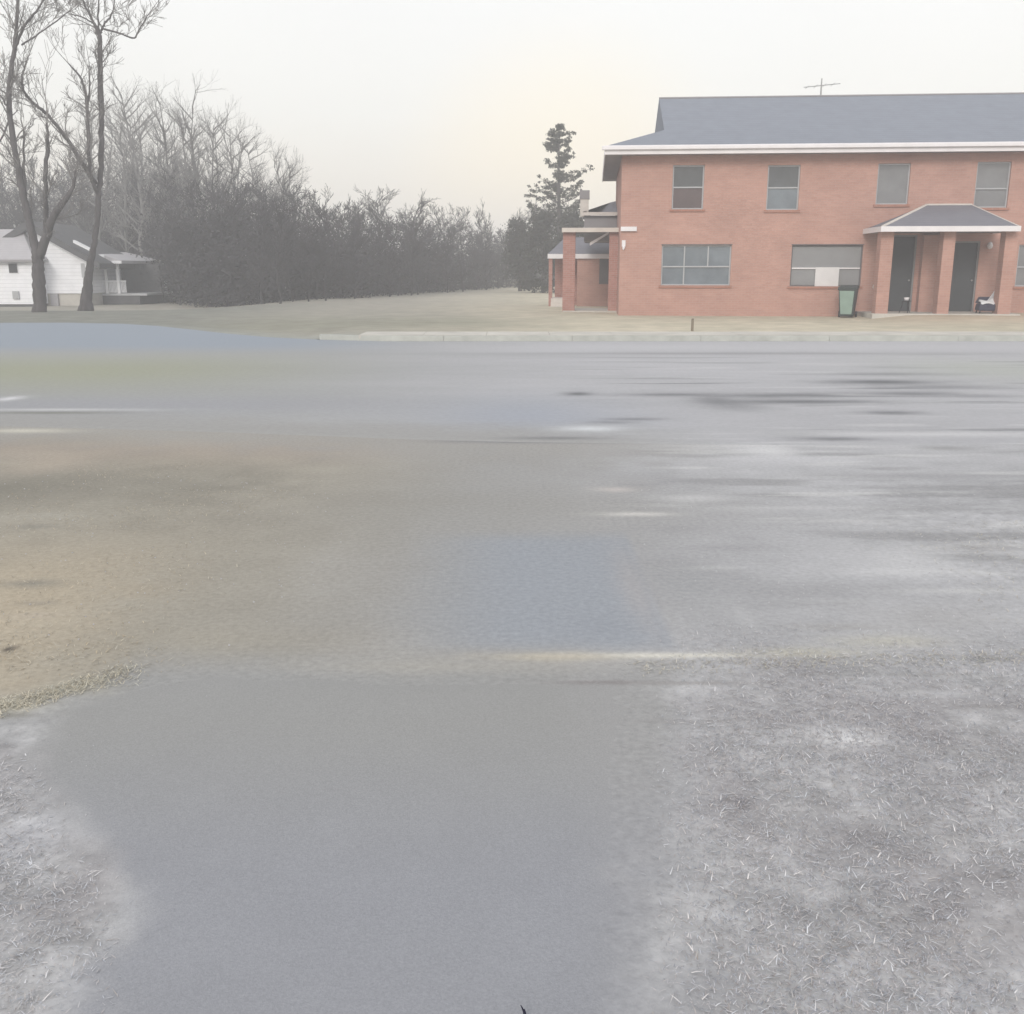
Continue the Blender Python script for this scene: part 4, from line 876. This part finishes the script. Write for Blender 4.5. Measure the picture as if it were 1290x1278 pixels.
limb_tree('bare_tree', [
    [(108, 391, 0, .26), (110, 365, 0, .20), (112, 340, 0, .15), (118, 310, 0, .12), (122, 280, .1, .11), (124, 250, .1, .105), (127, 210, .2, .10), (128, 160, .2, .10), (127, 120, .2, .105), (126, 75, .2, .09), (125, 45, .2, .075), (118, 28, .2, .05), (106, 5, .2, .035), (98, -18, .2, .02)],
    [(124, 245, .1, .08), (116, 228, -.2, .075), (112, 200, -.4, .07), (110, 150, -.5, .065), (108, 120, -.5, .055), (101, 98, -.5, .04), (86, 80, -.5, .02)],
    [(120, 232, .1, .09), (100, 200, -.5, .08), (82, 172, -.8, .07), (60, 145, -1.0, .06), (40, 128, -1.2, .05), (29, 112, -1.3, .045), (28, 95, -1.3, .04), (31, 84, -1.3, .03)],
    [(127, 42, .2, .045), (131, 30, .3, .04), (140, 20, .4, .03), (146, -8, .5, .02)],
    [(128, 36, .2, .035), (150, 42, .3, .03), (169, 48, .4, .03), (176, 36, .4, .028), (190, 14, .5, .014)],
    [(118, 30, .2, .03), (104, 22, 0, .025), (88, 18, -.2, .015)],
    [(125, 45, .2, .04), (124, 20, .1, .03), (125, -15, .1, .02)],
    [(110, 135, -.5, .04), (113, 105, -.2, .03), (112, 78, 0, .015)]],
    40.5, 'tall bare tree with crooked crown right of the forked tree', 'bare trees before the white house', 5, 1.0, .38,
    root=Vector((at(108, 391, 40.5).x, 40.5, .0)))

# woods behind
def wood_tree(mb, x, y, z, h, rnd, minr=.016, spreadr=.22, sparse=1.0):
    base = Vector((x, y, z-.2)); top = base+Vector((rnd.gauss(0, .04)*h, rnd.gauss(0, .04)*h, h*.9)); r0 = h*.013
    n = 6; P = [base.lerp(top, i/n)+Vector((rnd.gauss(0, .012*h), rnd.gauss(0, .012*h), 0))*(i > 0) for i in range(n+1)]
    mb.tube(P, [r0*(1-.85*i/n) for i in range(n+1)], 5, cap=False)
    for k in range(int(26*sparse)):
        u = rnd.uniform(.22, 1); j = min(int(u*n), n-1); q = P[j].lerp(P[j+1], u*n-j); a = rnd.uniform(0, 6.28)
        L = h*spreadr*rnd.uniform(.6, 1.15)*(1.15-.5*u)
        twigs(mb, q, Vector((math.cos(a), math.sin(a), rnd.uniform(.5, 1.5))), L, r0*.35, 2, rnd, minr, 3, 0, .9)
rnd = random.Random(21)
wm = MB()
def top_profile(px): return np.interp(px, [-60, 40, 130, 200, 300, 380, 450, 520, 600, 690, 800], [214, 210, 202, 202, 216, 236, 250, 252, 262, 266, 268])
def foot_dist(px): return np.interp(px, [-60, 100, 175, 225, 350, 450, 600, 700, 800], [74, 73, 72, 55, 50, 55, 74, 98, 102])
cnt = 0
for row, (dy, fac, num) in enumerate(((0, .88, 40), (7, 1.0, 46), (15, 1.04, 46))):
    for i in range(num):
        px = -60+ (i+rnd.random())*(780/num)
        Y = foot_dist(px)+dy+rnd.uniform(-3, 3); zt_ = at(px, top_profile(px)+rnd.uniform(-14, 26), Y).z
        x = at(px, 350, Y).x; h = (zt_-0)*fac
        wood_tree(wm, x, Y, -.3, max(h, 3), rnd, .007+.003*row)
tag(wm.build('woods', M['twig_far']), 'hazy grey mass of bare winter woods behind the field', 'woods', kind='stuff')
tm_ = MB(); rnd = random.Random(31)
for i in range(24):                                                        # taller thin crowns rising out of the wood at the left
    px = 140+ i*10.5+rnd.uniform(-8, 8); Y = 66+rnd.uniform(0, 14)
    zt_ = at(px, np.interp(px, [140, 200, 280, 400], [85, 85, 120, 190])+rnd.uniform(-5, 60), Y).z
    wood_tree(tm_, at(px, 350, Y).x, Y, -.3, zt_, rnd, .0055, .20, 1.1)
tag(tm_.build('tall_woods', M['tall']), 'faint tall bare crowns rising above the woods at the left', 'woods', kind='stuff')
# undergrowth: leafless brush and dead leaves filling the foot of the wood
def leaf_cloud(mb, cx, cy, cz, rx, ry, rz, n, s, rnd, shell=.3):
    for k in range(n):
        v = Vector((rnd.gauss(0, 1), rnd.gauss(0, 1), rnd.gauss(0, 1))).normalized()*(rnd.random()**shell)
        p = Vector((cx+v.x*rx, cy+v.y*ry, cz+v.z*rz)); a = Vector((rnd.gauss(0, 1), rnd.gauss(0, 1), rnd.gauss(0, 1))).normalized(); b = a.orthogonal().normalized()
        q = s*rnd.uniform(.5, 1.3); mb.face([p-a*q, p+b*q*.6, p+a*q, p-b*q*.6])
ub = MB(); rnd = random.Random(41)
for i in range(190):
    px = -60+i*4.1+rnd.uniform(-4, 4); Y = foot_dist(px)+rnd.uniform(1, 12)
    frac = rnd.uniform(.35, .92); zt_ = at(px, top_profile(px), Y).z*frac; x = at(px, 350, Y).x
    rr = rnd.uniform(1.4, 2.6)
    leaf_cloud(ub, x, Y, zt_*.45-.3, rr, 1.6, zt_*.58, 900, .09, rnd, .42)
tag(ub.build('brush', M['twig_far']), 'dense grey leafless brush along the foot of the woods', 'brush', kind='stuff')

# conifer left of the brick building
def conifer(px, pytop, pybase, Y, hw, label, seed):
    rnd = random.Random(seed); b = at(px, pybase, Y); b.z = -.0; top = at(px, pytop, Y); h = top.z
    T = empty('pine_tree', b, 0, label, 'tree'); tr = MB(); nd = MB()
    tr.tube([(0, 0, -.2), (.05, 0, h*.4), (-.06, 0, h*.75), (0, 0, h*.98)], [.20, .15, .08, .02], 8)
    def arm(z, a, L, lift):
        pts = [Vector((0, 0, z))]; d_ = Vector((math.cos(a), math.sin(a), lift-.2))
        for i in range(5):
            d_.z += .12; pts.append(pts[-1]+d_.normalized()*L/5)
        tr.tube(pts, [.035, .03, .025, .02, .014, .008], 5)
        for i in range(1, 6):
            for k in range(3 if i > 2 else 2):
                q = pts[i]+Vector((rnd.gauss(0, .12), rnd.gauss(0, .12), rnd.gauss(.05, .10)))
                leaf_cloud(nd, q.x, q.y, q.z, .17+.05*L*.3, .2, .12, 16, .075, rnd, .6)
    zz_ = h*.30
    while zz_ < h*.99:
        u = zz_/h; L = hw*(np.interp(u, [0, .45, .62, .8, .93, 1], [1.15, 1.15, .98, .60, .42, .12]))
        for k in range(rnd.choice((2, 3, 3))):
            arm(zz_, rnd.uniform(0, 6.28), L*rnd.uniform(.55, 1.1), rnd.uniform(-.1, .35))
        zz_ += rnd.uniform(.26, .42)
    zq = lambda py: at(px, py, Y).z
    arm(zq(228), .05, hw*1.25, .25); arm(zq(232), 3.2, hw*1.15, -.35); arm(zq(180), .1, hw*.55, .5); arm(zq(245), 3.0, hw*1.2, -.2)
    tr.build('trunk', M['bark'], T, True); nd.build('crown', M['needle'], T)
conifer(703, 158, 358, 70, 1.85, 'tall ragged conifer standing above the treeline left of the brick building', 9)
def bush(px, py_top, Y, w, label, seed, name='evergreen_tree'):
    rnd = random.Random(seed); b = at(px, 358, Y); b.z = 0; h = at(px, py_top, Y).z
    T = empty(name, b, 0, label, 'tree'); tr = MB(); tr.tube([(0, 0, -.2), (.05, .03, h*.35), (0, 0, h*.8)], [.16, .12, .03], 7)
    for k in range(7): a = k*.9; tr.tube([(0, 0, h*.25+.1*k), (w*.4*math.cos(a), w*.4*math.sin(a), h*.45+.1*k)], [.05, .015], 5)
    c = MB()
    for k in range(46):
        u = rnd.random(); a = rnd.uniform(0, 6.28); r_ = w*(1-.65*u)*rnd.uniform(.2, .85)
        leaf_cloud(c, r_*math.cos(a), r_*math.sin(a), h*(.08+.84*u), w*.34, w*.34, h*.09, 110, .11, rnd, .5)
    tr.build('trunk', M['bark'], T, True); c.build('crown', M['evergreen'], T)
bush(722, 258, 66, 1.9, 'dark evergreen right under the conifer, partly behind the side porch', 11)
bush(684, 262, 67, 2.0, 'dark dense evergreen at the foot of the conifer on its left side', 12)
bush(655, 270, 72, 1.8, 'dark evergreen farthest left of the clump by the conifer', 13)

# ------------------------------------------------------------------ haze
m = bpy.data.materials.new('haze'); m.use_nodes = True; n = m.node_tree.nodes; l = m.node_tree.links; n.clear()
o_ = n.new('ShaderNodeOutputMaterial'); pv = n.new('ShaderNodeVolumePrincipled')
pv.inputs['Color'].default_value = (.93, .93, .95, 1); pv.inputs['Density'].default_value = .0044; pv.inputs['Anisotropy'].default_value = .0
l.new(pv.outputs[0], o_.inputs['Volume'])
hz_ = MB(); hz_.box(-420, 420, -60, 560, -2.0, 20.0)
tag(hz_.build('haze', m), 'thin pale haze hanging over the whole scene', 'haze', kind='stuff')
